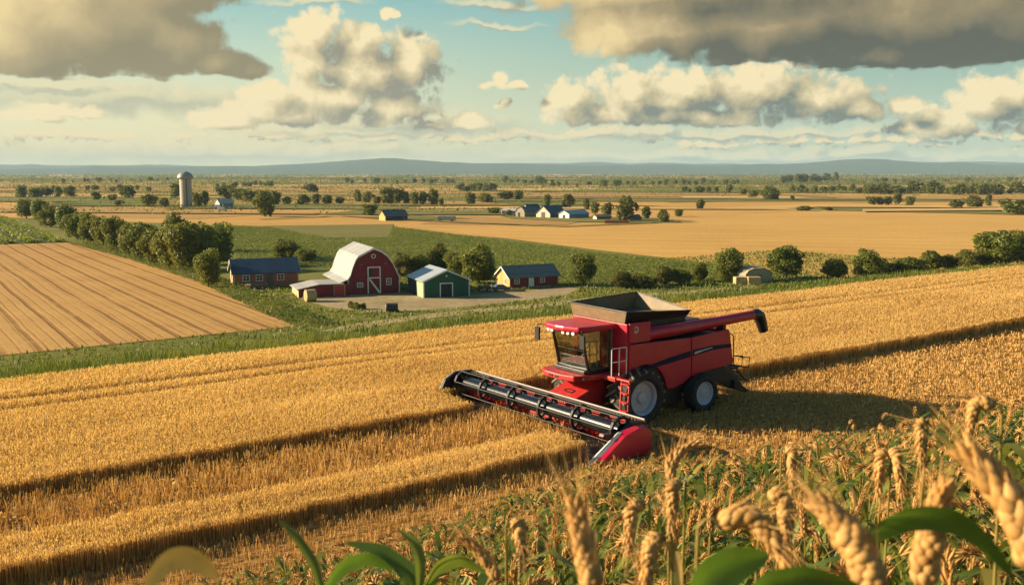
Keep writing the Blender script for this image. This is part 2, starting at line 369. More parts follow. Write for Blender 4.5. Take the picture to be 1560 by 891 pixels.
M_WHEAT = plantmat('standing wheat', [(0.0, (0.48, 0.29, 0.095)), (0.45, (0.66, 0.43, 0.165)), (0.8, (0.72, 0.50, 0.21)), (1.0, (0.78, 0.58, 0.26))], 0.45, 0.6, patch=0.25)
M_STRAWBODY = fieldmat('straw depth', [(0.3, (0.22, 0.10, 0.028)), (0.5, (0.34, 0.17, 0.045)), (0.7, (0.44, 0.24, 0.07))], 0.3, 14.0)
M_STUB = plantmat('stubble', [(0.0, (0.42, 0.22, 0.060)), (0.5, (0.58, 0.34, 0.105)), (1.0, (0.70, 0.45, 0.16))], 0.2, 0.65, patch=0.2)
M_VERGE = plantmat('verge grass', [(0.0, (0.065, 0.095, 0.014)), (0.45, (0.125, 0.155, 0.022)), (0.8, (0.21, 0.21, 0.036)), (1.0, (0.34, 0.27, 0.07))], 0.35, 0.5, patch=0.4)
M_LEAF = plantmat('tree leaves', [(0.0, (0.09, 0.11, 0.018)), (0.5, (0.15, 0.165, 0.026)), (1.0, (0.22, 0.205, 0.036))], 0.42, 0.5, objvar=0.6)
M_LEAF_FAR = plantmat('far tree leaves', [(0.0, (0.085, 0.105, 0.026)), (0.5, (0.14, 0.155, 0.036)), (1.0, (0.20, 0.19, 0.045))], 0.42, 0.6, objvar=0.6)
M_CROPLEAF = plantmat('crop leaves', [(0.0, (0.14, 0.175, 0.028)), (0.5, (0.225, 0.245, 0.042)), (1.0, (0.31, 0.295, 0.06))], 0.3, 0.5, patch=0.4)
M_BARK = paint('bark', (0.075, 0.052, 0.034), 0.9, bump=0.6, bscale=9)
M_EAR = plantmat('wheat ear', [(0.0, (0.42, 0.215, 0.060)), (0.5, (0.54, 0.31, 0.105)), (1.0, (0.66, 0.39, 0.14))], 0.14, 0.6, spec=0.2, streak=True)
M_STEM = plantmat('wheat stem', [(0.0, (0.22, 0.18, 0.04)), (1.0, (0.42, 0.29, 0.08))], 0.2, 0.5)
M_BLADE = plantmat('wheat leaf', [(0.0, (0.065, 0.115, 0.016)), (0.5, (0.13, 0.18, 0.025)), (0.8, (0.26, 0.25, 0.04)), (1.0, (0.45, 0.31, 0.08))], 0.4, 0.4, objvar=0.3, spec=0.4)
M_BLADE_NEAR = plantmat('broad leaf', [(0.0, (0.070, 0.135, 0.018)), (1.0, (0.10, 0.17, 0.026))], 0.4, 0.42, spec=0.4, streak=True)
M_BLADE_DRY = plantmat('dry leaf', [(0.0, (0.24, 0.17, 0.055)), (1.0, (0.34, 0.24, 0.085))], 0.15, 0.6, streak=True)

M_RED = paint('red machine paint', (0.47, 0.004, 0.034), 0.38, 0, 0.12, 1.2, coat=0.12, dust=0.24, dust_col=(0.42, 0.16, 0.09))
M_RED2 = paint('red painted steel', (0.45, 0.018, 0.020), 0.45, 0, 0.15, 2.5, dust=0.25, dust_col=(0.42, 0.2, 0.1))
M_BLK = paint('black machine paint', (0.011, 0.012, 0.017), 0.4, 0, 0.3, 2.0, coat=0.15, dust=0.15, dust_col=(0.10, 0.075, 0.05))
M_BLK2 = paint('black steel', (0.02, 0.02, 0.024), 0.5, 0.2, 0.3, 3.0, dust=0.4, dust_col=(0.12, 0.09, 0.05))
M_BLKM = paint('dull black steel', (0.010, 0.010, 0.012), 0.6, 0, 0.2, 3.0)
M_REEL = paint('glossy black tube', (0.008, 0.009, 0.012), 0.22, 0, 0.2, 2.0, coat=0.4)
M_STRIPE = paint('dark blue stripe', (0.008, 0.014, 0.045), 0.6, 0, 0.2, 2.0, spec=0.2)
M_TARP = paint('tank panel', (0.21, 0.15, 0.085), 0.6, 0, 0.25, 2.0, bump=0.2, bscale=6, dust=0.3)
M_TYRE = paint('tyre rubber', (0.020, 0.020, 0.022), 0.75, 0, 0.3, 5.0, bump=0.2, dust=0.35, dust_col=(0.12, 0.085, 0.045))
M_LUG = paint('dusty tyre lug', (0.20, 0.145, 0.075), 0.85, 0, 0.3, 6.0, bump=0.3)
M_RIM = paint('pale grey rim', (0.46, 0.50, 0.57), 0.35, 0.0, 0.10, 4.0, dust=0.08)
M_STEEL = paint('bright steel', (0.36, 0.35, 0.33), 0.6, 0.0, 0.15, 4.0)
M_WHITE = paint('white paint', (0.74, 0.72, 0.66), 0.6, 0, 0.12, 2.0, dust=0.15)
M_LAMP = paint('lamp glass', (0.85, 0.85, 0.82), 0.15, 0, 0.05)
M_SLAT = paint('rail slats', (0.13, 0.07, 0.05), 0.6)
M_LINING = paint('cab lining', (0.24, 0.20, 0.10), 0.8)
M_SEAT = paint('seat cloth', (0.10, 0.065, 0.03), 0.9)
M_ORANGE = paint('amber plastic', (0.55, 0.27, 0.03), 0.4)
M_PLATE = paint('emblem ivory', (0.70, 0.66, 0.58), 0.4, 0, 0.1)

def glass(name, col, rough=0.02):
    m, t, out = base_mat(name)
    tr = t.node('ShaderNodeBsdfTransparent', None, Color=col)
    gl = t.node('ShaderNodeBsdfGlossy', None, Color=(0.9, 0.95, 0.95), Roughness=rough)
    fr = t.node('ShaderNodeFresnel', None, IOR=1.6)
    mx = t.node('ShaderNodeMixShader', None, i0=t.m('MULTIPLY', fr.outputs[0], 0.8, clamp=True), i1=tr.outputs[0], i2=gl.outputs[0])
    t.l.new(mx.outputs[0], out.inputs[0]); return m
M_GLASS = glass('cab glass', (0.97, 0.98, 0.92))
M_PANE = paint('window pane', (0.03, 0.04, 0.05), 0.12, 0, 0.3, 3.0, coat=0.5)

# ------------------------------------------------------------------ mesh helpers
class MB:
    """collects shapes for ONE mesh object"""
    def __init__(s): s.v = []; s.f = []; s.m = []; s.mi = 0
    def add(s, vs, fs):
        o = len(s.v); s.v += [tuple(map(float, p)) for p in vs]
        for f in fs: s.f.append([i + o for i in f]); s.m.append(s.mi)
        return s
    def box(s, x0, x1, y0, y1, z0, z1):
        v = [(x, y, z) for z in (z0, z1) for y in (y0, y1) for x in (x0, x1)]
        return s.add(v, [(0, 2, 3, 1), (4, 5, 7, 6), (0, 1, 5, 4), (2, 6, 7, 3), (0, 4, 6, 2), (1, 3, 7, 5)])
    def hexa(s, a, b):
        """two quads (lower, upper) of four points each joined into a solid"""
        return s.add(list(a) + list(b), [(3, 2, 1, 0), (4, 5, 6, 7), (0, 1, 5, 4), (1, 2, 6, 5), (2, 3, 7, 6), (3, 0, 4, 7)])
    def prism(s, poly, axis, lo, hi):
        def p(a, b, c): return {0: (c, a, b), 1: (a, c, b), 2: (a, b, c)}[axis]
        n = len(poly); v = [p(a, b, lo) for a, b in poly] + [p(a, b, hi) for a, b in poly]
        return s.add(v, [list(range(n))[::-1], list(range(n, 2 * n))] + [(i, (i + 1) % n, n + (i + 1) % n, n + i) for i in range(n)])
    def tube(s, pts, r, n=8, cap=True):
        pts = [Vector(p) for p in pts]; rs = r if hasattr(r, '__len__') else [r] * len(pts)
        vs = []; ref = None
        for i, p in enumerate(pts):
            d = (pts[min(i + 1, len(pts) - 1)] - pts[max(i - 1, 0)]).normalized()
            if ref is None: ref = Vector((0, 0, 1)) if abs(d.z) < 0.9 else Vector((1, 0, 0))
            a = d.cross(ref).normalized(); b = a.cross(d).normalized(); ref = b
            vs += [p + (a * math.cos(k * 2 * math.pi / n) + b * math.sin(k * 2 * math.pi / n)) * rs[i] for k in range(n)]
        fs = []
        for i in range(len(pts) - 1):
            for k in range(n):
                fs.append((i * n + k, i * n + (k + 1) % n, (i + 1) * n + (k + 1) % n, (i + 1) * n + k))
        if cap: fs += [list(range(n))[::-1], [(len(pts) - 1) * n + k for k in range(n)]]
        return s.add(vs, fs)
    def lathe(s, prof, axis=1, c=(0, 0, 0), n=32, cap=True):
        """prof: (offset along the axis, radius)"""
        vs = []
        for a, r in prof:
            for k in range(n):
                t = k * 2 * math.pi / n; x, z = r * math.cos(t), r * math.sin(t)
                q = {1: (x, a, z), 2: (x, z, a), 0: (a, x, z)}[axis]
                vs.append((q[0] + c[0], q[1] + c[1], q[2] + c[2]))
        fs = []
        for i in range(len(prof) - 1):
            for k in range(n): fs.append((i * n + k, i * n + (k + 1) % n, (i + 1) * n + (k + 1) % n, (i + 1) * n + k))
        if cap and prof[0][1] > 1e-4: fs.append(list(range(n)))
        if cap and prof[-1][1] > 1e-4: fs.append([(len(prof) - 1) * n + k for k in range(n)])
        return s.add(vs, fs)
    def build(s, name, mats, parent=None, smooth=False, bevel=0.0, loc=None):
        me = bpy.data.meshes.new(name); me.from_pydata(s.v, [], s.f)
        for m in (mats if isinstance(mats, (list, tuple)) else [mats]): me.materials.append(m)
        if any(s.m): me.polygons.foreach_set('material_index', s.m)
        bm = bmesh.new(); bm.from_mesh(me); bmesh.ops.recalc_face_normals(bm, faces=bm.faces); bm.to_mesh(me); bm.free()
        o = bpy.data.objects.new(name, me); COL.objects.link(o)
        if smooth:
            me.shade_smooth()
            if hasattr(me, 'set_sharp_from_angle'): me.set_sharp_from_angle(angle=math.radians(40))
        if parent is not None: o.parent = parent
        if loc is not None: o.location = loc
        if bevel:
            b = o.modifiers.new('bevel', 'BEVEL'); b.width = bevel; b.segments = 2; b.limit_method = 'ANGLE'; b.angle_limit = math.radians(35)
        return o


def fast_mesh(name, V, Q, mats, mi=None, smooth=False, parent=None, link=True):
    """numpy vertices (n,3) and quads (m,4) to one mesh object"""
    me = bpy.data.meshes.new(name)
    V = np.ascontiguousarray(V, np.float32); Q = np.ascontiguousarray(Q, np.int32)
    me.vertices.add(len(V)); me.vertices.foreach_set('co', V.ravel())
    me.loops.add(Q.size); me.loops.foreach_set('vertex_index', Q.ravel())
    me.polygons.add(len(Q)); me.polygons.foreach_set('loop_start', np.arange(0, Q.size, 4, dtype=np.int32))
    for m in (mats if isinstance(mats, (list, tuple)) else [mats]): me.materials.append(m)
    if mi is not None: me.polygons.foreach_set('material_index', np.ascontiguousarray(mi, np.int32))
    me.update(calc_edges=True); me.validate()
    if smooth: me.shade_smooth()
    o = bpy.data.objects.new(name, me)
    if link: COL.objects.link(o)
    if parent is not None: o.parent = parent
    return o


def tag(o, label=None, cat=None, group=None, kind=None):
    if label: o['label'] = label
    if cat: o['category'] = cat
    if group: o['group'] = group
    if kind: o['kind'] = kind
    return o


def empty(name, loc, rz=0.0, label=None, cat=None, group=None):
    o = bpy.data.objects.new(name, None); COL.objects.link(o); o.empty_display_size = 0.3
    o.location = loc; o.rotation_euler = (0, 0, rz); return tag(o, label, cat, group)


def copy_tree(o, parent=None):
    c = o.copy(); COL.objects.link(c)
    if parent is not None: c.parent = parent
    for ch in list(o.children): copy_tree(ch, c)
    return c


def struct(name, verts, faces, mat):
    me = bpy.data.meshes.new(name); me.from_pydata([tuple(map(float, p)) for p in verts], [], faces); me.materials.append(mat)
    o = bpy.data.objects.new(name, me); COL.objects.link(o); o['kind'] = 'structure'; return o


def in_poly(px, py, poly):
    inside = np.zeros(len(px), bool); n = len(poly)
    for i in range(n):
        x0, y0 = poly[i]; x1, y1 = poly[(i + 1) % n]
        c = ((y0 > py) != (y1 > py)) & (px < (x1 - x0) * (py - y0) / ((y1 - y0) or 1e-9) + x0)
        inside ^= c
    return inside


RNG = np.random.default_rng(11)
# ------------------------------------------------------------------ the ground
BIG = 16000
gv = [(*xy(-BIG, -400), FZ), (*xy(BIG, -400), FZ), (*xy(BIG, TE), FZ), (*xy(-BIG, TE), FZ), (*xy(BIG, TP), 0), (*xy(-BIG, TP), 0), (*xy(BIG, 2 * BIG), 0), (*xy(-BIG, 2 * BIG), 0)]
gnd = struct('ground', gv, [(0, 1, 2, 3), (3, 2, 4, 5), (5, 4, 6, 7)], M_GRASS)


def sheet(name, pix, z, mat, pts=None):
    p = pts if pts is not None else [ground_hit(u, v)[:2] for u, v in pix]
    return struct(name, [(q[0], q[1], z) for q in p], [list(range(len(p)))], mat)


def ribbon(name, pix, w, z, mat):
    P = [ground_hit(u, v)[:2] for u, v in pix]; vs = []
    for i, p in enumerate(P):
        d = P[min(i + 1, len(P) - 1)] - P[max(i - 1, 0)]; d = d / np.linalg.norm(d); n = np.array([-d[1], d[0]])
        vs += [(*(p + n * w / 2), z), (*(p - n * w / 2), z)]
    return struct(name, vs, [(2 * i, 2 * i + 1, 2 * i + 3, 2 * i + 2) for i in range(len(P) - 1)], mat)


# plateau field: bare cut ground
fv = [(*xy(-200, 5), FZ + .006), (*xy(400, 5), FZ + .006), (*xy(400, TE - .05), FZ + .006), (*xy(-200, TE - .05), FZ + .006)]
struct('field', fv, [(0, 1, 2, 3)], M_FIELD)
# the gold plain
sheet('field', None, 0.02, M_GOLD_FAR, pts=[ground_hit(-900, 337)[:2], ground_hit(0, 331)[:2], ground_hit(60, 333)[:2], ground_hit(350, 344)[:2], ground_hit(560, 346)[:2], ground_hit(1000, 382)[:2], ground_hit(1240, 420)[:2], ground_hit(1700, 405)[:2], ground_hit(2600, 330)[:2], (9000, 13500), (-9000, 13500)])
sheet('field', [(640, 347), (860, 345), (1010, 338), (1215, 322), (1345, 322), (1480, 326), (1700, 335), (1700, 400), (1500, 412), (1215, 417), (1100, 403), (900, 380), (760, 362)], 0.06, M_GOLD_A)
sheet('field', [(340, 344), (410, 347), (500, 364), (592, 363), (600, 346), (760, 366), (900, 384), (1100, 407), (1200, 419), (1160, 428), (1000, 431), (880, 430), (640, 425), (360, 398)], 0.09, M_CROP)
sheet('field', [(400, 344.5), (600, 342), (592, 362), (505, 363)], 0.11, M_GREEN_B)
sheet('field', [(-150, 556), (0, 542), (452, 497), (390, 470), (300, 428), (200, 395), (104, 370), (0, 373), (-150, 375)], 0.05, M_TILL)
sheet('field', [(-150, 374), (0, 372.5), (98, 369), (60, 352), (22, 336), (0, 331), (-150, 328)], 0.06, M_ROWS)
tone = [('C', [(-100, 318), (170, 316), (330, 321), (420, 326), (300, 334), (120, 330)]), ('B', [(430, 318), (760, 312), (1000, 316), (720, 326), (520, 324)]),
        ('B', [(1060, 318), (1240, 312), (1560, 314), (1600, 322), (1330, 320), (1210, 321)]), ('C', [(700, 330), (900, 336), (860, 343), (640, 342)]),
        ('B', [(-100, 299), (260, 297), (430, 301), (360, 306), (0, 306)]), ('C', [(460, 297), (800, 295), (930, 299), (640, 304)]), ('B', [(820, 300), (1180, 296), (1300, 300), (1000, 308)]),
        ('C', [(1220, 301), (1600, 299), (1620, 306), (1300, 309)]), ('B', [(600, 284), (1000, 282), (1300, 285), (800, 290)]), ('C', [(-100, 284), (260, 282), (500, 286), (200, 291)]),
        ('B', [(0, 275), (420, 274), (600, 277), (200, 279)]), ('G', [(1195, 318), (1270, 315), (1560, 324), (1560, 328), (1300, 322)]), ('G', [(540, 331), (640, 329), (720, 334), (600, 337)]),
        ('G', [(760, 329), (1010, 333), (1040, 340), (880, 339), (780, 334)]), ('G', [(1000, 306), (1190, 303), (1195, 306), (1020, 309)]), ('G', [(60, 312), (250, 310), (260, 313), (70, 316)]),
        ('G', [(600, 302), (820, 300), (820, 302), (610, 305)]), ('C', [(900, 272), (1500, 271), (1560, 274), (1000, 276)]), ('G', [(300, 279), (760, 277), (780, 279), (320, 281)]), ('G', [(860, 279), (1500, 277), (1500, 279), (900, 281)])]
for i, (k, poly) in enumerate(tone):
    sheet('field', poly, 0.10 + 0.012 * i, {'B': M_GOLD_B, 'C': M_GOLD_C, 'G': M_GREEN_B}[k])
rs = random.Random(21)
for i in range(110):
    d = 420 * math.exp(rs.uniform(0, 2.5)); p = rs.uniform(-.62, .62); L = rs.uniform(120, 620) * (d / 1000) ** .8; W = rs.uniform(16, 90) * (d / 700); a = rs.gauss(-.06, .12)
    c_ = np.array([p * d, d]); e = np.array([math.cos(a), math.sin(a)]); f_ = np.array([-math.sin(a + rs.gauss(0, .3)), math.cos(a)])
    if abs(p - .30) < .28 and d < 560: continue
    sheet('field', None, 0.36 + i * .003, rs.choice([M_GOLD_B, M_GOLD_C, M_GREEN_B, M_GOLD_C, M_GREEN_B, M_CROP]), pts=[c_ - e * L / 2 - f_ * W / 2, c_ + e * L / 2 - f_ * W / 2 * rs.uniform(.5, 1), c_ + e * L / 2 * rs.uniform(.7, 1) + f_ * W / 2, c_ - e * L / 2 * rs.uniform(.7, 1) + f_ * W / 2])
sheet('yard', [(455, 455), (530, 449), (615, 447), (720, 449), (800, 443), (860, 437), (882, 440), (860, 450), (760, 462), (650, 472), (560, 476), (500, 468)], 0.008, M_DIRT)
ribbon('track', [(505, 506), (560, 494), (640, 483), (720, 474), (800, 467), (880, 459), (980, 449), (1100, 441), (1250, 432), (1400, 422), (1600, 408)], 3.4, 0.014, M_TRACK)
ribbon('track', [(395, 335), (520, 330), (700, 340), (860, 346), (1000, 340)], 4, 0.36, M_GREEN_B)

# far hills
def hill(prof, dist, seed):
    r = np.random.default_rng(seed); us = np.linspace(-300, 1860, 240)
    hs = np.interp(us, [p[0] for p in prof], [p[1] for p in prof])
    k = np.ones(9) / 9; hs = np.convolve(np.pad(hs, 4, 'edge'), k, 'valid')
    hs = hs * 1.12 + 0.9 * np.interp(us, np.linspace(-300, 1860, 44), r.normal(0, 1, 44)) + 0.3 * np.interp(us, np.linspace(-300, 1860, 160), r.normal(0, 1, 160))
    vs = []; n = len(us)
    rows = [(-900, -0.02), (-450, 0.45), (0, 1.0), (600, 0.7), (1500, -0.02)]
    for dy, f in rows:
        for u, h in zip(us, hs):
            d = dist + dy; H = (h / F * dist + CAM[2]) * f
            vs.append(((u - 780) / F * d, d, H + (r.normal(0, 1.2) if 0 < f < 1 else 0)))
    fs = [(j * n + i, j * n + i + 1, (j + 1) * n + i + 1, (j + 1) * n + i) for j in range(len(rows) - 1) for i in range(n - 1)]
    o = struct('hills', vs, fs, M_HILL); o.data.shade_smooth()
hill([(-300, 4), (150, 5), (400, 9), (500, 12), (560, 18), (620, 17), (720, 11), (850, 9), (1000, 8), (1120, 9), (1200, 11), (1260, 15), (1320, 18), (1400, 12), (1480, 12), (1560, 10), (1860, 8)], 8200, 3)
hill([(-300, 9), (60, 10), (300, 8), (480, 7), (700, 12), (860, 11), (960, 13), (1080, 11), (1200, 10), (1420, 12), (1500, 13), (1860, 11)], 10500, 4)

# near hillside
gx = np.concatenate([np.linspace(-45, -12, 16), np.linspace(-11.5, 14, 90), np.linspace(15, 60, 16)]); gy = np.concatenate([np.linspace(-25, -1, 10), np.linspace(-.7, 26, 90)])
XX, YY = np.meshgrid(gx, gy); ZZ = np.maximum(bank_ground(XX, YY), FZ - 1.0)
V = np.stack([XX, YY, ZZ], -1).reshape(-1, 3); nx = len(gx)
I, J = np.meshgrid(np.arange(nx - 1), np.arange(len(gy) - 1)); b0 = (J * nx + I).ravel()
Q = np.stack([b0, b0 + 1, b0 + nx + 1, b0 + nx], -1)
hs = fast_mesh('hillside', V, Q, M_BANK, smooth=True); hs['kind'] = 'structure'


# ------------------------------------------------------------------ bulk vegetation (stuff)
def blades(P, h, w, lean, rng, taper=0.35):
    n = len(P); a = rng.uniform(0, np.pi, n); dx, dy = np.cos(a) * w / 2, np.sin(a) * w / 2
    la = rng.uniform(0, 2 * np.pi, n); lx, ly = np.cos(la) * lean * h, np.sin(la) * lean * h
    V = np.empty((n, 4, 3))
    V[:, 0] = np.stack([P[:, 0] - dx, P[:, 1] - dy, P[:, 2]], -1); V[:, 1] = np.stack([P[:, 0] + dx, P[:, 1] + dy, P[:, 2]], -1)
    V[:, 2] = np.stack([P[:, 0] + dx * taper + lx, P[:, 1] + dy * taper + ly, P[:, 2] + h], -1)
    V[:, 3] = np.stack([P[:, 0] - dx * taper + lx, P[:, 1] - dy * taper + ly, P[:, 2] + h], -1)
    return V.reshape(-1, 3)


def diamonds(P, L, w, rng, droop=0.6):
    """ears: slim upright or nodding diamonds from point P"""
    n = len(P); a = rng.uniform(0, 2 * np.pi, n); t = rng.uniform(-.15, droop, n) * 1.2
    ax = np.stack([np.cos(a) * np.sin(t), np.sin(a) * np.sin(t), np.cos(t)], -1)
    b = rng.uniform(0, np.pi, n); sd = np.stack([np.cos(b), np.sin(b), np.zeros(n)], -1)
    L = L[:, None]; w = w[:, None]
    V = np.empty((n, 4, 3)); V[:, 0] = P; V[:, 1] = P + ax * L * .45 + sd * w / 2; V[:, 2] = P + ax * L; V[:, 3] = P + ax * L * .45 - sd * w / 2
    return V.reshape(-1, 3)


def cards(P, size, rng, up=0.0, out=None):
    """leaf shaped faces turned at random"""
    n = len(P); nrm = rng.normal(0, 1, (n, 3)); nrm[:, 2] += up
    if out is not None: nrm += out * 1.5
    nrm /= np.linalg.norm(nrm, axis=1, keepdims=True)
    r = rng.normal(0, 1, (n, 3)); a = np.cross(nrm, r); a /= np.linalg.norm(a, axis=1, keepdims=True); b = np.cross(nrm, a)
    s = size[:, None]
    V = np.empty((n, 4, 3)); V[:, 0] = P - a * s * .62; V[:, 1] = P + b * s * .36; V[:, 2] = P + a * s * .62; V[:, 3] = P - b * s * .36
    return V.reshape(-1, 3)


def quads(V): return np.arange(len(V), dtype=np.int32).reshape(-1, 4)
def seen(P, m=140, dmax=1e9):
    u, v, d = project(P); return (u > -m) & (u < 1560 + m) & (v < 891 + m) & (d > 0) & (d < dmax)


def field_pts(S0, S1, T0, T1, dens, rng):
    n = int(abs(S1 - S0) * abs(T1 - T0) * dens); S = rng.uniform(S0, S1, n); T = rng.uniform(T0, T1, n)
    P = S[:, None] * R2 + T[:, None] * N2
    return S, T, np.column_stack([P, np.full(n, FZ)])


def edgeA(S):      # the cut edge of the big standing block
    return np.where(S < 20.3, 30.0, np.where(S < 31.5, 32.4, 28.75)) + 0.05 * np.sin(S * 2.3) + 0.04 * np.sin(S * 5.1 + 1)
def heightA(S, T):
    h = 0.61 + 0.06 * np.exp(-((T - 33.2 - .3 * np.sin(S * .11)) / 0.8) ** 2) + 0.035 * np.sin(S * 0.33 + T * 0.5) + .03 * np.sin(T * 1.1 - S * .14)
    for tc in (39.6, 41.3): h = h - 0.22 * np.exp(-((T - tc - 0.15 * np.sin(S * 0.09)) / 0.26) ** 2)
    return h
def edgeB0(S): return 23.45 + 0.06 * np.sin(S * 1.9) + 0.05 * np.sin(S * 4.3)
def edgeB1(S): return 25.4 + 0.06 * np.sin(S * 1.6 + 2)


def standing(name, S, T, P, h, wall, rng):
    n = len(P); h = h * rng.uniform(0.86, 1.10, n)
    d = np.linalg.norm(P - CAM, axis=1); k = np.clip(d / 38, .8, 2.2)        # far stalks are fewer and wider
    low = P.copy(); low[:, 2] += np.where(wall, 0.0, h * 0.55)
    st = blades(low, np.where(wall, h * .9, h * 0.38), 0.013 * k * np.where(wall, 1.5, 1), 0.10, rng, 0.8)
    top = P.copy(); top[:, 2] += h * 0.88
    e1 = diamonds(top, 0.105 * np.clip(k, .9, 1.5) * rng.uniform(.8, 1.25, n), 0.022 * k, rng, 1.1)
    e2 = diamonds(top + rng.normal(0, .035, (n, 3)) * [1, 1, .6], 0.10 * np.clip(k, .9, 1.5) * rng.uniform(.8, 1.25, n), 0.022 * k, rng, 1.3)
    return np.concatenate([st, e1, e2])


rg = np.random.default_rng(3)
parts = []
for (a, b, den) in ((-6, 28, 330), (28, 50, 210), (50, 80, 110), (80, 130, 55)):
    S, T, P = field_pts(a, b, 28.6, TE - .25, den, rg)
    ok = (T > edgeA(S)) & seen(P); S, T, P = S[ok], T[ok], P[ok]
    parts.append(standing('w', S, T, P, heightA(S, T), (T < edgeA(S) + .22) | (T > TE - .5), rg))
S, T, P = field_pts(-6, 95, 0, 0.16, 420, rg)                                     # thick stalks of the cut face
T = T + edgeA(S); P = np.column_stack([S[:, None] * R2 + T[:, None] * N2, P[:, 2]]); ok = seen(P); S, T, P = S[ok], T[ok], P[ok]
parts.append(standing('w', S, T, P, heightA(S, T), np.ones(len(S), bool), rg))
nblade = sum(len(p) for p in parts) // 4


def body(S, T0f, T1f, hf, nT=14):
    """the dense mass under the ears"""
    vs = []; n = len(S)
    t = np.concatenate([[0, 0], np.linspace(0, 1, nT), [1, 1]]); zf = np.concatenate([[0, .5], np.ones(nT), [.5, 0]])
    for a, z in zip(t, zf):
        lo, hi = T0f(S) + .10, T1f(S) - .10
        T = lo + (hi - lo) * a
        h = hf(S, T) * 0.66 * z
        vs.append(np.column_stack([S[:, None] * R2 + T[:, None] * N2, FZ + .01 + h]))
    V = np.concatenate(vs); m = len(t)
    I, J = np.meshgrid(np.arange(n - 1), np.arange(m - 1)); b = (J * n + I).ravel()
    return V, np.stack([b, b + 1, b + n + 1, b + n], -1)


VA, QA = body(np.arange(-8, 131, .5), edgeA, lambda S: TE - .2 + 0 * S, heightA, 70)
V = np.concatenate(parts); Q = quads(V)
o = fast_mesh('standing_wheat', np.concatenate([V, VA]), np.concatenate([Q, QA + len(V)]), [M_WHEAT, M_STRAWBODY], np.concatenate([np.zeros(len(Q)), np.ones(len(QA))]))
tag(o, 'standing ripe wheat filling the field behind the harvester up to the green verge', 'wheat', kind='stuff')
hB = lambda S, T: 0.57 + 0.05 * np.sin(S * 0.4) + .03 * np.sin(T * 3 + S * .2)
S, T, P = field_pts(-6, 20.2, 23.3, 25.6, 380, rg)
ok = (T > edgeB0(S)) & (T < edgeB1(S)) & seen(P); S, T, P = S[ok], T[ok], P[ok]
p1 = standing('w', S, T, P, hB(S, T), (T < edgeB0(S) + .2) | (T > edgeB1(S) - .15) | (S > 20.0), rg)
S, T, P = field_pts(-6, 20.2, 0, 0.16, 450, rg); T = T + edgeB0(S); P = np.column_stack([S[:, None] * R2 + T[:, None] * N2, P[:, 2]])
p2 = standing('w', S, T, P, hB(S, T), np.ones(len(S), bool), rg)
VB, QB = body(np.arange(-8, 20.1, .5), edgeB0, edgeB1, hB, 8)
V = np.concatenate([p1, p2]); Q = quads(V)
o = fast_mesh('wheat_strip', np.concatenate([V, VB]), np.concatenate([Q, QB + len(V)]), [M_WHEAT, M_STRAWBODY], np.concatenate([np.zeros(len(Q)), np.ones(len(QB))]))
tag(o, 'narrow uncut strip of wheat left between two stubble lanes ahead of the header', 'wheat', kind='stuff')

# stubble: tall clumps in the lane ahead of the header, short rows elsewhere
def stubble(S, T, h, w, rng, row=None, jit=.05):
    if row: T = np.round(T / row) * row + rng.normal(0, jit, len(T))
    P = np.column_stack([S[:, None] * R2 + T[:, None] * N2, np.full(len(S), FZ)]); ok = seen(P)
    S, T, P, h, w = S[ok], T[ok], P[ok], h[ok], w[ok]
    return blades(P, h, w, 0.22, rng, 0.7)
def lane(S0, S1, T0, T1, den, h0, h1, w, row, rng, clump=0.0):
    n = int((S1 - S0) * (T1 - T0) * den); S = rng.uniform(S0, S1, n); T = rng.uniform(T0, T1, n)
    h = rng.uniform(h0, h1, n)
    if clump:
        f = np.sin(S * 4.1 + 3 * np.sin(T * 2.3)) * np.sin(T * 5.3 + 2 * np.sin(S * 1.7)); S, T, h = S[f > -clump], T[f > -clump], (h * (1 + .35 * f))[f > -clump]
    d = np.linalg.norm(S[:, None] * R2 + T[:, None] * N2, axis=1)
    return stubble(S, T, h, w * np.clip(d / 32, .8, 2.5), rng, row)
sp = [lane(-6, 22, 25.45, 29.95, 190, .20, .42, .022, 0.34, rg, 0.35), lane(-6, 21, 19.0, 23.5, 150, .10, .26, .020, 0.26, rg, 0.7),
      lane(21, 45, 14, 28.75, 130, .07, .20, .020, 0.26, rg, .75), lane(45, 80, 12, 28.75, 60, .08, .20, .026, 0.26, rg, .75), lane(22, 31.6, 28.7, 32.4, 110, .08, .2, .02, .26, rg, .75),
      lane(1, 21, 15, 19, 90, .08, .2, .02, .26, rg, .7)]
V = np.concatenate(sp); o = fast_mesh('stubble', V, quads(V), M_STUB)
tag(o, 'cut stubble standing in rows around the harvester', 'stubble', kind='stuff')
# chaff and straw lying in the cut lanes
n = 26000; S = np.concatenate([rg.uniform(-4, 22, 9000), rg.uniform(22, 70, n - 9000)]); T = np.concatenate([rg.uniform(25.5, 29.8, 9000), rg.uniform(14, 28.6, n - 9000)])
P = np.column_stack([S[:, None] * R2 + T[:, None] * N2, FZ + rg.uniform(.02, .16, n)]); P = P[seen(P)]; V = cards(P, rg.uniform(.06, .16, len(P)), rg, 2.0)
V = V.reshape(-1, 4, 3); V[:, 1] = V[:, 0] * .0 + V[:, 1]; V = V.reshape(-1, 3)
o = fast_mesh('loose_straw', V, quads(V), M_STUB); tag(o, 'loose straw and chaff lying on the cut lanes behind the harvester', 'straw', kind='stuff')

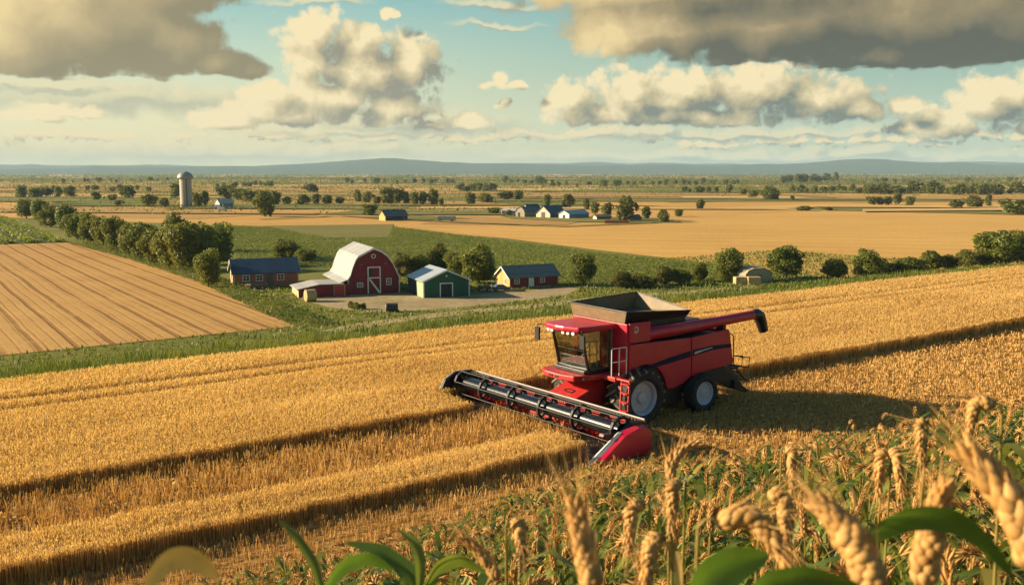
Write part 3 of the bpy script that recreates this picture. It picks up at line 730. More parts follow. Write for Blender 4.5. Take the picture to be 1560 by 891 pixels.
# verge: tall weeds along the field edge, grass down the slope, a rank strip at its foot
def grass(S0, S1, T0, T1, den, h0, h1, w, rng, poly=None):
    n = int((S1 - S0) * (T1 - T0) * den); S = rng.uniform(S0, S1, n); T = rng.uniform(T0, T1, n)
    P = S[:, None] * R2 + T[:, None] * N2; P = np.column_stack([P, terrain(P[:, 0], P[:, 1])]); ok = seen(P)
    P = P[ok]; hh = rng.uniform(h0, h1, len(P))
    cl = np.sin(P[:, 0] * .61 + 2 * np.sin(P[:, 1] * .23)) * np.sin(P[:, 1] * .47 + 1.5 * np.sin(P[:, 0] * .19)); hh = hh * (1 + .35 * cl)
    d = np.linalg.norm(P - CAM, axis=1)
    return P, hh, w * np.clip(d / 60, 1, 3)
vb = []
for args in ((-5, 45, 46.0, 49.2, 110, .5, 1.0, .045), (45, 130, 46.0, 49.5, 50, .5, 1.0, .06), (-10, 60, 49, 93, 18, .2, .5, .075), (60, 150, 49, 100, 7, .2, .5, .11), (-30, 60, 91, 98.5, 26, .6, 1.35, .10), (60, 170, 96, 101, 10, .5, 1.0, .12),
             (-20, 190, 101, 150, 3, .15, .45, .11)):
    P, h, w = grass(*args, rg)
    if args[2] == 101:
        u, v, d = project(P); keep = ~in_poly(P[:, 0], P[:, 1], [ground_hit(*q)[:2] for q in [(440, 458), (530, 447), (800, 441), (880, 436), (884, 442), (860, 452), (650, 474), (490, 472)]]) & \
            ~in_poly(P[:, 0], P[:, 1], [ground_hit(*q)[:2] for q in [(-150, 556), (0, 542), (452, 497), (390, 470), (300, 428), (200, 395), (104, 370), (0, 373), (-150, 375)]])
        P, h, w = P[keep], h[keep], w[keep]
    vb.append(blades(P, h, w, .35, rg, .15))
V = np.concatenate(vb); o = fast_mesh('verge_grass', V, quads(V), M_VERGE)
tag(o, 'rough green grass and weeds growing down the slope between field and farm', 'grass', kind='stuff')
# leafy weeds along the mown field and round the farm
ln = [ground_hit(*q)[:2] for q in [(106, 371), (200, 396), (300, 429), (390, 471), (455, 499)]]
wp = []
for a, b in zip(ln[:-1], ln[1:]):
    L = np.linalg.norm(b - a); n = int(L * 110); t = rg.uniform(0, 1, n); nn = np.array([(b - a)[1], -(b - a)[0]]) / L
    off = rg.uniform(-.4, 5.2, n)
    P = a + (b - a) * t[:, None] - nn * -off[:, None] * -1
    hh = 1.3 * np.exp(-((off - 2.2) / 1.8) ** 2) * (0.75 + .35 * np.sin(t * L * .7) + .2 * np.sin(t * L * 1.9 + off)) + .15
    wp.append(np.column_stack([P, rg.uniform(0, 1, n) ** .6 * hh]))
P = np.concatenate(wp); V = cards(P, rg.uniform(.14, .30, len(P)), rg, 2.0)
o = fast_mesh('hedge_weeds', V, quads(V), M_VERGE); tag(o, 'leafy weeds and low scrub bordering the mown straw field below the tree row', 'scrub', kind='stuff')

# rows of the green crop behind the farm
poly = [ground_hit(*q)[:2] for q in [(342, 344.5), (410, 347.5), (500, 364.5), (592, 363.5), (600, 346.5), (760, 366.5), (900, 384.5), (1100, 407.5), (1198, 419.5), (1160, 427), (1000, 430), (880, 429), (640, 424), (360, 397)]]
pa = np.array(poly); n = 230000; P = rg.uniform(pa.min(0), pa.max(0), (n, 2)); d = np.array([math.cos(math.radians(-24)), math.sin(math.radians(-24))]); e = np.array([-d[1], d[0]])
q = P @ e; q = np.round(q / 1.7) * 1.7 + rg.normal(0, .26, n); P = (P @ d)[:, None] * d + q[:, None] * e
P = P[in_poly(P[:, 0], P[:, 1], poly)]; P = np.column_stack([P, rg.uniform(.1, .6, len(P))]); V = cards(P, rg.uniform(.24, .46, len(P)), rg, 3.5)
o = fast_mesh('green_crop', V, quads(V), M_CROPLEAF); tag(o, 'green leafy crop in rows filling the field behind the red barn', 'crop', kind='stuff')
# leafy rows of the vegetable field at the far left
poly = [ground_hit(*q)[:2] for q in [(-40, 372), (0, 372), (98, 369), (60, 352), (22, 336), (0, 331), (-40, 331)]]; pa = np.array(poly)
n = 60000; P = rg.uniform(pa.min(0), pa.max(0), (n, 2)); d = np.array([math.cos(math.radians(122)), math.sin(math.radians(122))]); e = np.array([-d[1], d[0]])
q = P @ e; q = np.round(q / 6) * 6 + rg.normal(0, .8, n); P = (P @ d)[:, None] * d + q[:, None] * e
P = P[in_poly(P[:, 0], P[:, 1], poly)]; P = np.column_stack([P, rg.uniform(.1, .8, len(P))]); V = cards(P, rg.uniform(.5, 1.0, len(P)), rg, .9)
o = fast_mesh('vegetable_rows', V, quads(V), M_CROPLEAF); tag(o, 'striped rows of green vegetables beside the tree row at the far left', 'crop', kind='stuff')

# ------------------------------------------------------------------ trees
def crown_mesh(name, seed, lobes, nleaf, leaf, mat, squash=1.0, spread=1.0, low=0.12):
    """unit tree: 1 m tall, 1 m wide; lobes of leaves around an uneven crown"""
    r = np.random.default_rng(seed); pts = []; outs = []; cs = []
    for k in range(lobes):
        a = r.uniform(0, 2 * np.pi); h = r.uniform(low + .12, .86)
        rad = (0.30 * np.sin(np.pi * min(max((h - low) / (1.05 - low), 0.05), .95)) ** .6) * spread * r.uniform(.45, 1.0)
        cs.append((np.cos(a) * rad, np.sin(a) * rad, h, r.uniform(.13, .22) * (1.1 - .35 * h)))
    cs.append((0, 0, .52, .30)); cs.append((0.02, 0, .72, .22)); cs.append((0, 0, .34, .26))
    w = np.array([c[3] ** 2 for c in cs]); w /= w.sum()
    idx = r.choice(len(cs), nleaf, p=w); C = np.array(cs)[idx]
    dv = r.normal(0, 1, (nleaf, 3)); dv /= np.linalg.norm(dv, axis=1, keepdims=True)
    rr = C[:, 3] * np.where(r.uniform(0, 1, nleaf) < .8, r.uniform(.78, 1.08, nleaf), r.uniform(.2, 1.22, nleaf))
    P = C[:, :3] + dv * rr[:, None] * [1, 1, squash]
    ok = P[:, 2] > low * r.uniform(.3, 1.3, nleaf); P, dv = P[ok], dv[ok]
    V = cards(P, r.uniform(.7, 1.3, len(P)) * leaf, r, .3, dv)
    return fast_mesh(name, V, quads(V), mat, link=False).data


def trunk_mesh(name, seed, low=0.2):
    r = random.Random(seed); b = MB()
    b.tube([(0, 0, -.02), (.006, .004, .1), (r.uniform(-.02, .02), r.uniform(-.02, .02), .3), (r.uniform(-.04, .04), r.uniform(-.03, .03), .58), (r.uniform(-.05, .05), 0, .8)], [.042, .032, .026, .015, .005], 7)
    for k in range(6):
        a = k * 1.05 + r.uniform(-.3, .3); h = r.uniform(.16, .5); L = r.uniform(.22, .34)
        b.tube([(0, 0, h), (math.cos(a) * L * .5, math.sin(a) * L * .5, h + .1), (math.cos(a) * L, math.sin(a) * L, h + r.uniform(.16, .3))], [.014, .009, .003], 5)
    o = b.build(name, M_BARK); me = o.data; bpy.data.objects.remove(o); return me


MIDC = [crown_mesh('crown', 20 + k, 15, 5200, .050, M_LEAF, spread=(1.0, 1.15, .85, 1.1, .95)[k], low=(.10, .06, .12, .04, .16)[k]) for k in range(5)]
BUSHC = [crown_mesh('crown', 40 + k, 12, 3400, .065, M_LEAF, spread=1.3, low=.0) for k in range(3)]
FARC = [crown_mesh('crown', 60 + k, 9, 700, .12, M_LEAF_FAR, spread=(1, 1.2, .8, 1.1)[k], low=(.05, .02, .1, 0)[k]) for k in range(4)]
TRK = [trunk_mesh('trunk', k) for k in range(3)]
TREE_N = [0]
def tree(loc, h, w, label, kind='mid', group=None, name='tree', cat='tree', seed=None):
    TREE_N[0] += 1; r = random.Random(seed if seed is not None else TREE_N[0] * 77)
    t = empty(name, loc, r.uniform(0, 6.28), label, cat, group)
    cr = bpy.data.objects.new('crown', r.choice({'mid': MIDC, 'bush': BUSHC, 'far': FARC}[kind])); COL.objects.link(cr); cr.parent = t
    ww = w / .78
    cr.scale = (ww * r.uniform(.92, 1.08), ww * r.uniform(.92, 1.08), h / (.97 if kind != 'bush' else .93))
    if kind != 'far' or h > 9:
        tr = bpy.data.objects.new('trunk', r.choice(TRK)); COL.objects.link(tr); tr.parent = t
        tr.scale = (w * .8, w * .8, h) if kind != 'bush' else (w * .5, w * .5, h * .8)
    return t


def ptree(u, v, hp, wp, label, kind='mid', group=None, name='tree', cat='tree'):
    p = ground_hit(u, v); d = np.linalg.norm(p[:2]); s = p[1] / F
    return tree(tuple(p), hp * s * 1.03, wp * s, label, kind, group, name, cat)


ROWG = 'trees of the long row on the left'
row = [(40, 333, 28, 34, 'far end tree of the left row, small and hazy, nearest the horizon'), (60, 339, 36, 30, 'slim second tree at the far end of the left row'), (78, 346, 34, 34, 'low round tree in the far third of the left row'),
       (100, 356, 46, 34, 'tall narrow tree standing above its neighbours in the far third of the left row'), (118, 364, 40, 36, 'tree beside the corner of the striped vegetable field'), (138, 371, 47, 38, 'tree of the left row level with the corner of the straw field'),
       (158, 376, 46, 40, 'dense dark tree just nearer than the straw field corner'), (178, 383, 54, 40, 'tall tree of the left row rising over the far gold field'), (197, 390, 50, 38, 'narrow dark tree in the middle of the left row'),
       (214, 396, 58, 44, 'tall middle tree of the left row with a rounded top'), (236, 403, 56, 46, 'broad tree in the nearer half of the left row'), (258, 411, 66, 52, 'big tree in the nearer half of the left row, leaning over the weeds'),
       (266, 384, 60, 46, 'tall tree standing behind the thickest part of the left row'), (282, 413, 74, 60, 'largest dark tree near the end of the left row'), (305, 411, 72, 60, 'large spreading tree beside the blue roofed house, back of the clump'),
       (332, 405, 62, 52, 'last big tree of the left row with its crown over the house gable'), (318, 437, 56, 42, 'young bushy tree in front of the left row beside the house gable')]
for r_ in row: ptree(*r_[:4], r_[4], 'mid', ROWG)
for a in [(437, 394, 30, 48, 'hazy bushy tree behind the blue roofed house and the barn'), (462, 400, 20, 30, 'low bush close behind the barn roof on its left'), (470, 398, 16, 26, 'small bush hugging the back left of the barn')]:
    ptree(*a, 'bush' if a[2] < 28 else 'mid', 'trees around the farm')
for a in [(614, 421, 36, 34, 'small round tree between the barn and the green shed'), (640, 420, 34, 36, 'yellowish tree behind the green shed ridge'), (668, 418, 48, 42, 'tall dark tree behind the green shed'), (702, 425, 44, 44, 'pale half of the big tree pair right of the green shed'),
          (730, 432, 60, 66, 'big dark round tree between the green shed and the red cottage'), (888, 435, 49, 46, 'lone round tree right of the red cottage')]:
    ptree(*a, 'mid', 'trees around the farm')
for a in [(948, 438, 23, 40, 'low bush nearest the lone tree right of the cottage'), (975, 438, 20, 40, 'low dark bush at the middle of the short hedge behind the harvester'), (1010, 434, 28, 40, 'rounded bush in the short hedge behind the grain tank'), (1035, 433, 22, 34, 'small bush at the right end of the short hedge')]:
    ptree(*a, 'bush', 'bushes of the short hedge', 'bush', 'bush')
ptree(1066, 429, 29, 30, 'small upright tree left of the tall tree by the stone shed', 'mid', 'trees along the right hedge line')
ptree(1112, 427, 50, 46, 'tall egg shaped tree left of the stone shed', 'mid', 'trees along the right hedge line')
ptree(1197, 424, 50, 60, 'broad dome shaped tree right of the stone shed', 'mid', 'trees along the right hedge line')
ptree(1322, 423, 44, 46, 'pointed dark tree standing alone in the right hedge line', 'mid', 'trees along the right hedge line')
ptree(1525, 406, 55, 76, 'largest tree of the right hedge line at the right margin', 'mid', 'trees along the right hedge line')
ptree(1556, 404, 50, 50, 'tree partly beyond the right margin of the photo', 'mid', 'trees along the right hedge line')
for a in [(1271, 424, 29, 44, 'pale yellowish bush left of the pointed hedge tree'), (1362, 421, 22, 34, 'low dark bush just right of the pointed hedge tree'), (1388, 419, 26, 50, 'wide olive bush in the right hedge line'), (1418, 413, 30, 44, 'taller bush in the middle of the right hedge line'),
          (1445, 411, 22, 36, 'low dark bush right of the hedge middle'), (1474, 408, 27, 34, 'round bush left of the largest hedge tree'), (1498, 407, 22, 26, 'small bush tucked against the largest hedge tree')]:
    ptree(*a, 'bush', 'bushes of the right hedge line', 'bush', 'bush')

FARG = 'scattered far trees'
far = [(193, 303, 20, 30, 'round dark tree alone on the far field left of the silo'), (147, 306, 13, 18, 'small bush like tree far left of the silo'), (171, 307, 11, 14, 'tiny round tree beside the small bush left of the silo'), (180, 314, 9, 16, 'low scrub tree on the gold field left of the silo'),
       (228, 316, 20, 30, 'pyramid shaped tree left of the silo foot'), (250, 317, 15, 22, 'squat tree between the pyramid tree and the silo'), (268, 302, 22, 17, 'upright grey green tree just behind the silo on its left'),
       (300, 315, 22, 18, 'olive tree just right of the silo'), (311, 315, 24, 18, 'dark rounded tree second to the right of the silo'), (345, 304, 22, 36, 'wide tree clump behind the white shed'), (366, 306, 18, 34, 'olive tree right behind the white shed'), (384, 309, 18, 36, 'low broad tree right of the white shed'),
       (403, 330, 39, 36, 'big lone tree casting a long shadow right of the white shed'), (418, 313, 22, 26, 'tree half hidden behind the big lone tree'), (437, 313, 13, 16, 'small tree just right of the big lone tree'), (463, 313, 16, 26, 'round tree first of the short line right of the lone tree'),
       (480, 312, 16, 20, 'dark tree in the middle of the short line right of the lone tree'), (498, 312, 14, 18, 'tree at the right end of the short line right of the lone tree'), (475, 294, 14, 24, 'distant round tree above the short line'), (518, 312, 12, 16, 'small isolated tree left of the middle copse'),
       (545, 309, 19, 15, 'slim tree at the left end of the middle copse'), (559, 310, 18, 20, 'rounded tree second in the middle copse'), (574, 312, 12, 14, 'low tree in the gap of the middle copse'), (591, 312, 25, 22, 'tallest tree in the middle copse'), (605, 311, 23, 20, 'dark tree right of the tallest in the middle copse'),
       (619, 311, 18, 14, 'thin tree in the middle copse'), (631, 313, 20, 20, 'round tree left in the right half of the middle copse'), (645, 313, 21, 16, 'narrow dark tree in the right half of the middle copse'), (659, 313, 23, 20, 'full tree near the right end of the middle copse'), (672, 314, 12, 10, 'little tree closing the right end of the middle copse'),
       (564, 328, 16, 22, 'bushy tree left of the dark roofed hut'), (715, 312, 17, 20, 'round tree alone between the copse and the far farm'), (740, 310, 15, 24, 'spreading tree beyond the far farm on its left'), (770, 305, 13, 28, 'broad low tree behind the far farm'), (791, 305, 15, 18, 'upright tree behind the far farm'),
       (832, 316, 19, 16, 'slim tree rising behind the blue roofed far sheds'), (866, 316, 19, 24, 'rounded tree behind the far barn'), (893, 321, 19, 15, 'narrow tree right of the far barn'), (906, 326, 18, 16, 'dark tree beside the grey roofed far shed'), (924, 331, 21, 22, 'round tree right of the far farm buildings'),
       (953, 337, 37, 34, 'tall dark tree, the largest at the far farm'), (984, 335, 20, 18, 'brownish tree right of the tallest far farm tree'), (1011, 339, 19, 20, 'dark round tree standing furthest right of the far farm'), (1034, 330, 11, 16, 'pale small tree beyond the far farm'), (752, 326, 10, 24, 'low olive bush at the left end of the far farm'),
       (775, 329, 9, 14, 'small bush against the open far shed'), (1066, 319, 14, 15, 'little round tree alone on the gold field right of the far farm'), (1111, 294, 13, 14, 'round tree beyond the gold field, right of centre'), (1132, 297, 9, 12, 'small tree left of the twin tall far tree'),
       (1148, 301, 11, 18, 'light green low tree left of the leafy far tree'), (1173, 305, 20, 30, 'large leafy tree on the far field right of centre'), (1207, 306, 8, 8, 'tiny tree right of the leafy far tree'), (1327, 312, 12, 16, 'left tree of the clipped row on the right'), (1340, 312, 12, 16, 'middle tree of the clipped row on the right'), (1352, 312, 12, 15, 'right tree of the clipped row on the right'),
       (1367, 313, 18, 15, 'tall tree at the end of the clipped row'), (1387, 314, 14, 14, 'reddish green round tree right of the clipped row'), (1457, 318, 13, 26, 'low wide tree left in the far right trio'), (1484, 317, 18, 28, 'middle round tree of the far right trio'), (1505, 315, 18, 12, 'thin upright tree of the far right trio'),
       (1545, 327, 22, 44, 'broad tree clump at the far right margin'), (1225, 321, 7, 26, 'low shrub line tree on the green strip at right'), (1262, 321, 6, 16, 'small shrub tree on the right green strip')]
for a in far: ptree(*a, 'far', FARG)
# tree lines further out: seen as small repeats of one line each
lines = [((60, 292), (240, 291), 9, 6, 10, 'small hazy tree of the line left of the silo top'), ((20, 303), (110, 300), 7, 8, 20, 'blurred tree in the pale grove at the far left'), ((330, 287), (420, 283), 10, 5, 9, 'tiny tree of the line right of the silo dome'),
         ((520, 279), (700, 281), 14, 5, 9, 'tiny tree of the row beyond the middle copse'), ((700, 292), (755, 291), 8, 9, 14, 'tree of the blocky grove between copse and far farm'), ((760, 279), (850, 281), 8, 6, 12, 'tiny tree of the row far behind the far farm'), ((830, 284), (1000, 283), 12, 5, 10, 'small tree of the thin line above the far farm'),
         ((1000, 283), (1130, 281), 12, 6, 11, 'small tree of the thin line right of the far farm'), ((1040, 293), (1095, 294), 6, 6, 10, 'small dark tree left of the leafy far tree'), ((1190, 279), (1275, 276), 13, 7, 13, 'tree of the dense far wood at right of centre'), ((1205, 294), (1300, 292), 11, 7, 14, 'tree of the hedge line behind the right gold field'),
         ((1300, 296), (1430, 294), 15, 9, 18, 'tree of the thicket line above the clipped row'), ((1430, 297), (1560, 296), 13, 9, 18, 'tree of the thicket line at the far right'), ((1290, 279), (1560, 278), 16, 4, 8, 'tiny tree of the furthest line at right'), ((90, 279), (260, 277), 12, 4, 8, 'tiny tree of the furthest line at left')]
rt = random.Random(9)
for (a, b, n, h0, h1, lab) in lines:
    for k in range(n):
        t = (k + rt.uniform(.1, .9)) / n; u = a[0] + (b[0] - a[0]) * t; v = a[1] + (b[1] - a[1]) * t + rt.uniform(-1.2, 1.2); hp = rt.uniform(h0, h1)
        ptree(u, v, hp, hp * rt.uniform(.8, 1.7), lab, 'far', lab.replace('tree of', 'trees of').replace('tiny ', '').replace('small ', ''))
# woods and hedges beyond counting on the far plain
fw = []
for k in range(640):
    d = 850 * math.exp(rg.uniform(0, 2.1)); p = rg.uniform(-.60, .60); L = rg.uniform(15, 150) * d / 1500; n = int(30 + L * .6)
    t = rg.uniform(-.5, .5, n) * L; hh = rg.uniform(3, 10.5)
    fw.append(np.column_stack([p * d + t, d + rg.normal(0, 4, n) + t * rg.normal(0, .12), rg.uniform(0, 1, n) ** .8 * hh * (.55 + .45 * np.sin(t * .21 + k))]))
for k in range(230):                                           # long low field hedges
    d = 430 * math.exp(rg.uniform(0, 1.9)); p = rg.uniform(-.6, .6); L = rg.uniform(60, 420) * (d / 1000) ** .7; n = int(L * 1.3)
    if abs(p - .30) < .30 and d < 620: continue
    t = rg.uniform(-.5, .5, n) * L; gap = np.sin(t * .045 + k) + .5 * np.sin(t * .17 + 2 * k) > -.5; t = t[gap]; n = len(t); hh = rg.uniform(1.0, 3.2) * (1 + .8 * (np.sin(t * .09 + 3 * k) > .75))
    fw.append(np.column_stack([p * d + t, d + rg.normal(0, 1.0, n) + t * rg.normal(0, .10), .2 + rg.uniform(0, 1, n) * hh]))
P = np.concatenate(fw); d = P[:, 1]; P[:, 2] = np.abs(P[:, 2]); V = cards(P, np.clip(d * .0011, .8, 6) * rg.uniform(.7, 1.4, len(P)), rg, .2)
V[:, 2] = np.maximum(V[:, 2], .15)
o = fast_mesh('far_woods', V, quads(V), M_LEAF_FAR); tag(o, 'dark woods and hedges dotted over the plain as far as the hills', 'woods', kind='stuff')

#==PART3==
# ------------------------------------------------------------------ buildings
M_BARNRED = boards('barn red boards', (0.20, 0.010, 0.020), 0.22, 3, 0.22, 0.7)
M_BARNROOF = boards('barn roof sheets', (0.37, 0.37, 0.36), 1.1, 1, 0.16, 0.5, 0.9, dust=0.3, seam=.06)
M_LEANROOF = boards('lean to roof sheets', (0.40, 0.37, 0.34), 0.8, 0, 0.15, 0.5, 0.4, dust=0.4, seam=.06)
M_CREAMB = boards('weathered cream boards', (0.50, 0.36, 0.20), 0.3, 3, 0.25, 0.8)
M_BRICK = bricks('orange brick', (0.34, 0.10, 0.042), (0.26, 0.075, 0.032))
M_NAVY = boards('navy roof sheets', (0.022, 0.050, 0.085), 0.6, 0, 0.2, 0.5, 0.4, seam=.07)
M_GREENB = boards('green shed boards', (0.010, 0.085, 0.055), 0.25, 3, 0.15, 0.6)
M_SUNLITGREEN = boards('sunlit green boards', (0.30, 0.42, 0.24), 0.25, 3, 0.1, 0.7)  # the shed's green boards, paled: sunlight on the wall is put into the colour
M_GREYROOF = boards('grey blue roof sheets', (0.34, 0.38, 0.42), 0.7, 1, 0.12, 0.4, 0.5, seam=.06)
M_COTRED = boards('cottage red boards', (0.21, 0.018, 0.018), 0.2, 3, 0.2, 0.75)
M_OCHRE = boards('ochre gable boards', (0.56, 0.33, 0.11), 0.25, 3, 0.18, 0.8)
M_SLATE = boards('slate roof', (0.085, 0.115, 0.12), 0.35, 2, 0.25, 0.7, 0.5)
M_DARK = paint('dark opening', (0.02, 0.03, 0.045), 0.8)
M_STONE = paint('pale stone', (0.33, 0.28, 0.20), 0.9, bump=0.5, bscale=3)
M_STRAW = paint('baled straw', (0.46, 0.33, 0.15), 0.9, var=0.3, scale=6, bump=0.8, bscale=14)
M_BALESHADE = paint('shaded bale side', (0.045, 0.035, 0.03), 0.5, var=.4)  # side of a straw bale, darkened: its shade is put into the colour
M_SILO = boards('silo staves', (0.36, 0.33, 0.28), 0.7, 3, 0.12, 0.7, .6)
M_DOME = paint('silo dome metal', (0.26, 0.27, 0.23), 0.5, 0.3, 0.3, 0.6)
M_WOOD = paint('grey wood', (0.13, 0.10, 0.07), 0.85, var=.3, bump=.3)
M_BLUE = paint('faded blue paint', (0.06, 0.11, 0.26), 0.4, coat=.3, dust=.3)
M_TEAL = boards('teal shed sheets', (0.12, 0.20, 0.22), 0.5, 3, .15)
M_PALE = paint('pale render', (0.60, 0.52, 0.42), 0.8, var=.15)
M_PURPLE = paint('grey purple render', (0.24, 0.22, 0.27), 0.8, var=.15)


def window(par, loc, rz, w, h, mat=None, cross=True):
    b = MB(); t = 0.09
    b.box(-w / 2 - t, w / 2 + t, -.06, -.004, h, h + t); b.box(-w / 2 - t, w / 2 + t, -.06, -.004, -t, 0)
    b.box(-w / 2 - t, -w / 2, -.06, -.004, .001, h - .001); b.box(w / 2, w / 2 + t, -.06, -.004, .001, h - .001)
    if cross: b.box(-.025, .025, -.045, -.012, .002, h - .002); b.box(-w / 2 + .001, -.027, -.045, -.012, h / 2 - .025, h / 2 + .025); b.box(.027, w / 2 - .001, -.045, -.012, h / 2 - .025, h / 2 + .025)
    o = b.build('window', mat or M_WHITE, par); o.location = loc; o.rotation_euler = (0, 0, rz)
    MB().box(-w / 2, w / 2, -.010, -.003, 0, h).build('pane', M_PANE, o)
    return o


def door(par, loc, rz, w, h, mat, fmat=None, brace=False, name='door'):
    o = MB().box(-w / 2, w / 2, -.03, -.003, 0, h).build(name, mat, par); o.location = loc; o.rotation_euler = (0, 0, rz)
    t = .16 if w > 1.5 else .1
    b = MB().box(-w / 2 - t, -w / 2 - .002, -.07, -.004, 0, h).box(w / 2 + .002, w / 2 + t, -.07, -.004, 0, h).box(-w / 2 - t, w / 2 + t, -.07, -.004, h + .002, h + t)
    b.build('door_frame', fmat or M_WHITE, o)
    if brace:
        b = MB(); b.prism([(-w / 2 + .05, h - .1), (-w / 2 + .30, h - .1), (w / 2 - .02, .3), (w / 2 - .02, .02), (w / 2 - .2, .02)], 1, -.055, -.032); b.build('brace', M_WHITE, o)
    return o


def frame_on(A, B):
    d = np.asarray(B)[:2] - np.asarray(A)[:2]; L = float(np.linalg.norm(d)); return L, math.atan2(d[1], d[0])


def roof_poly(pl, t, e=.006):
    """profile polyline (a, z) to a closed band of thickness t above it"""
    lo = [(a, z + e) for a, z in pl]; hi = [(a, z + e + t) for a, z in pl][::-1]; return lo + hi


def house_long(name, A, B, D, hw, hr, wall, roof, gable, label, group=None, ov=.35, cat='house', trim=None):
    """ridge along the front; local x along the front, y away from the viewer"""
    L, rz = frame_on(A, B); r = empty(name, (A[0], A[1], 0), rz, label, cat, group)
    MB().box(.0, L, 0, D, -.3, hw).build('wall', wall, r)
    for x0, x1 in ((-.012, .14), (L - .14, L + .012)):
        MB().prism([(-.01, -.3), (D + .01, -.3), (D + .01, hw), (D / 2, hr), (-.01, hw)], 0, x0, x1).build('gable', gable, r)
    k = (hr - hw) / (D / 2)
    MB().prism(roof_poly([(-ov, hw - k * ov), (D / 2, hr), (D + ov, hw - k * ov)], .14), 0, -ov, L + ov).build('roof', roof, r)
    if trim is not None:
        for x in (-ov - .05, L + ov + .003): MB().prism(roof_poly([(-ov - .02, hw - k * ov - .12), (D / 2, hr - .12), (D + ov + .02, hw - k * ov - .12)], .22, 0), 0, x, x + .047).build('bargeboard', trim, r)
    return r, L


def house_gable(name, A, B, D, prof, wall, roof, label, group=None, t=.12, of=.25, cat='barn'):
    """gable towards the viewer; prof is the roof line (x, z) over the front, its ends the eaves"""
    L, rz = frame_on(A, B); r = empty(name, (A[0], A[1], 0), rz, label, cat, group)
    inner = [(min(max(x, 0), L), z) for x, z in prof]
    MB().prism([(0, -.3)] + inner + [(L, -.3)], 1, 0, D).build('wall', wall, r)
    MB().prism(roof_poly(prof, t), 1, -of, D + of).build('roof', roof, r)
    return r, L


# red barn
A, B = ground_hit(531, 449), ground_hit(608, 445.5)
L = frame_on(A, B)[0]; c = L / 2; s_ = L / 7.9
prof = [(-1.3, 1.75), (-.2, 2.2), (.28, 2.9), (.62, 4.0), (1.15, 5.25), (1.55, 5.75), (c - .01, 6.95), (L - 2.8, 6.5), (L - 1.75, 5.7), (L - 1.0, 4.6), (L - .45, 3.4), (L + .12, 2.2)]
barn, L = house_gable('barn', A, B, 13.5, prof, M_BARNRED, M_BARNROOF, 'big red barn with a white curved gambrel roof and a low lean-to on its left', t=.14, of=.3)
MB().prism(roof_poly([(x, z - .16) for x, z in prof[1:]], .30, 0), 1, -.36, -.303).build('roof_trim', M_WHITE, barn)
MB().box(-.09, .06, -.05, -.003, -.1, 2.3).build('corner_board', M_WHITE, barn); MB().box(L - .04, L + .10, -.05, -.003, -.1, 2.1).build('corner_board', M_WHITE, barn)
door(barn, (c + .05, 0, .05), 0, 1.75, 2.3, M_BARNRED, brace=True); door(barn, (c + .05, 0, 2.62), 0, 1.7, 1.35, M_BARNRED, name='hay_door')
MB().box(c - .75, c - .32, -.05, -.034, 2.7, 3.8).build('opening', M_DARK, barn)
window(barn, (c - 2.15, 0, 1.15), 0, .75, .55); window(barn, (c + 2.35, 0, 1.35), 0, .62, .85)
w_ = MB().lathe([(-.06, .34), (-.004, .34)], 1, (0, 0, 0), 20).build('round_window', M_WHITE, barn); w_.location = (c, 0, 5.75)
MB().lathe([(-.075, .22), (-.062, .22)], 1, (0, 0, 0), 16).box(-.02, .02, -.09, -.076, -.3, .3).build('pane', M_PANE, w_)
for x, z in ((c - 1.95, 4.35), (c + 1.85, 4.4)): MB().box(x - .25, x + .25, -.03, -.004, z, z + .32).build('vent', M_WOOD, barn)
b = MB(); b.prism([(-7.6, -.2), (-7.6, 1.15), (-4.6, 1.75), (-.02, 1.72), (-.02, -.2)], 1, -.9, 5.2); b.build('lean_to_wall', M_BARNRED, barn)
MB().prism(roof_poly([(-7.95, 1.16), (-4.6, 1.80), (-.9, 1.74)], .11), 1, -1.25, 5.5).build('lean_to_roof', M_LEANROOF, barn)
MB().box(-7.66, -7.603, -.92, 5.2, -.2, 1.14).build('lean_to_end', M_CREAMB, barn)
door(barn, (-1.55, -.9, .05), 0, 1.5, 1.5, M_RED2, M_CREAMB, name='lean_to_door')

# brick house with the navy roof
A, B = ground_hit(357, 437.5), ground_hit(455, 433.5)
hse, L = house_long('brick_house', A, B, 6.4, 2.25, 4.15, M_BRICK, M_NAVY, M_CREAMB, 'long brick house with a navy blue roof left of the red barn', trim=M_WHITE)
for x in (1.9, 4.0, 7.4): window(hse, (x, 0, .95), 0, .95, .85)
door(hse, (5.7, 0, .02), 0, .85, 1.8, M_WOOD, M_WOOD)
window(hse, (-.012, 4.0, 1.0), -math.pi / 2, .8, .9); MB().tube([(4.9, 3.1, 4.1), (4.9, 3.1, 4.75)], .05, 6).build('flue', M_STEEL, hse)

# green shed
A, B = ground_hit(645.5, 454), ground_hit(715, 450.5); L = frame_on(A, B)[0]
shed, L = house_gable('green_shed', A, B, 8.2, [(-.25, 2.38), (L / 2, 4.0), (L + .25, 2.38)], M_GREENB, M_GREYROOF, 'green shed with a grey metal roof and white trimmed doorway', cat='shed')
MB().prism(roof_poly([(-.3, 2.24), (L / 2, 3.87), (L + .3, 2.24)], .20, 0), 1, -.32, -.253).build('roof_trim', M_WHITE, shed)
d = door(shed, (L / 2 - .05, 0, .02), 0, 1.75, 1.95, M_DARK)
MB().box(-.05, .1, -.06, -.003, -.1, 2.3).build('corner_board', M_WHITE, shed); MB().box(L - .1, L + .05, -.06, -.003, -.1, 2.3).build('corner_board', M_WHITE, shed)
MB().box(-.06, -.004, .12, 3.4, .02, 2.2).build('side_panel', M_SUNLITGREEN, shed)  # sunlit stretch of the green wall, its light painted as a paler panel
MB().box(-.05, -.004, 3.6, 7.4, .02, 2.0).build('open_bay', M_DARK, shed)
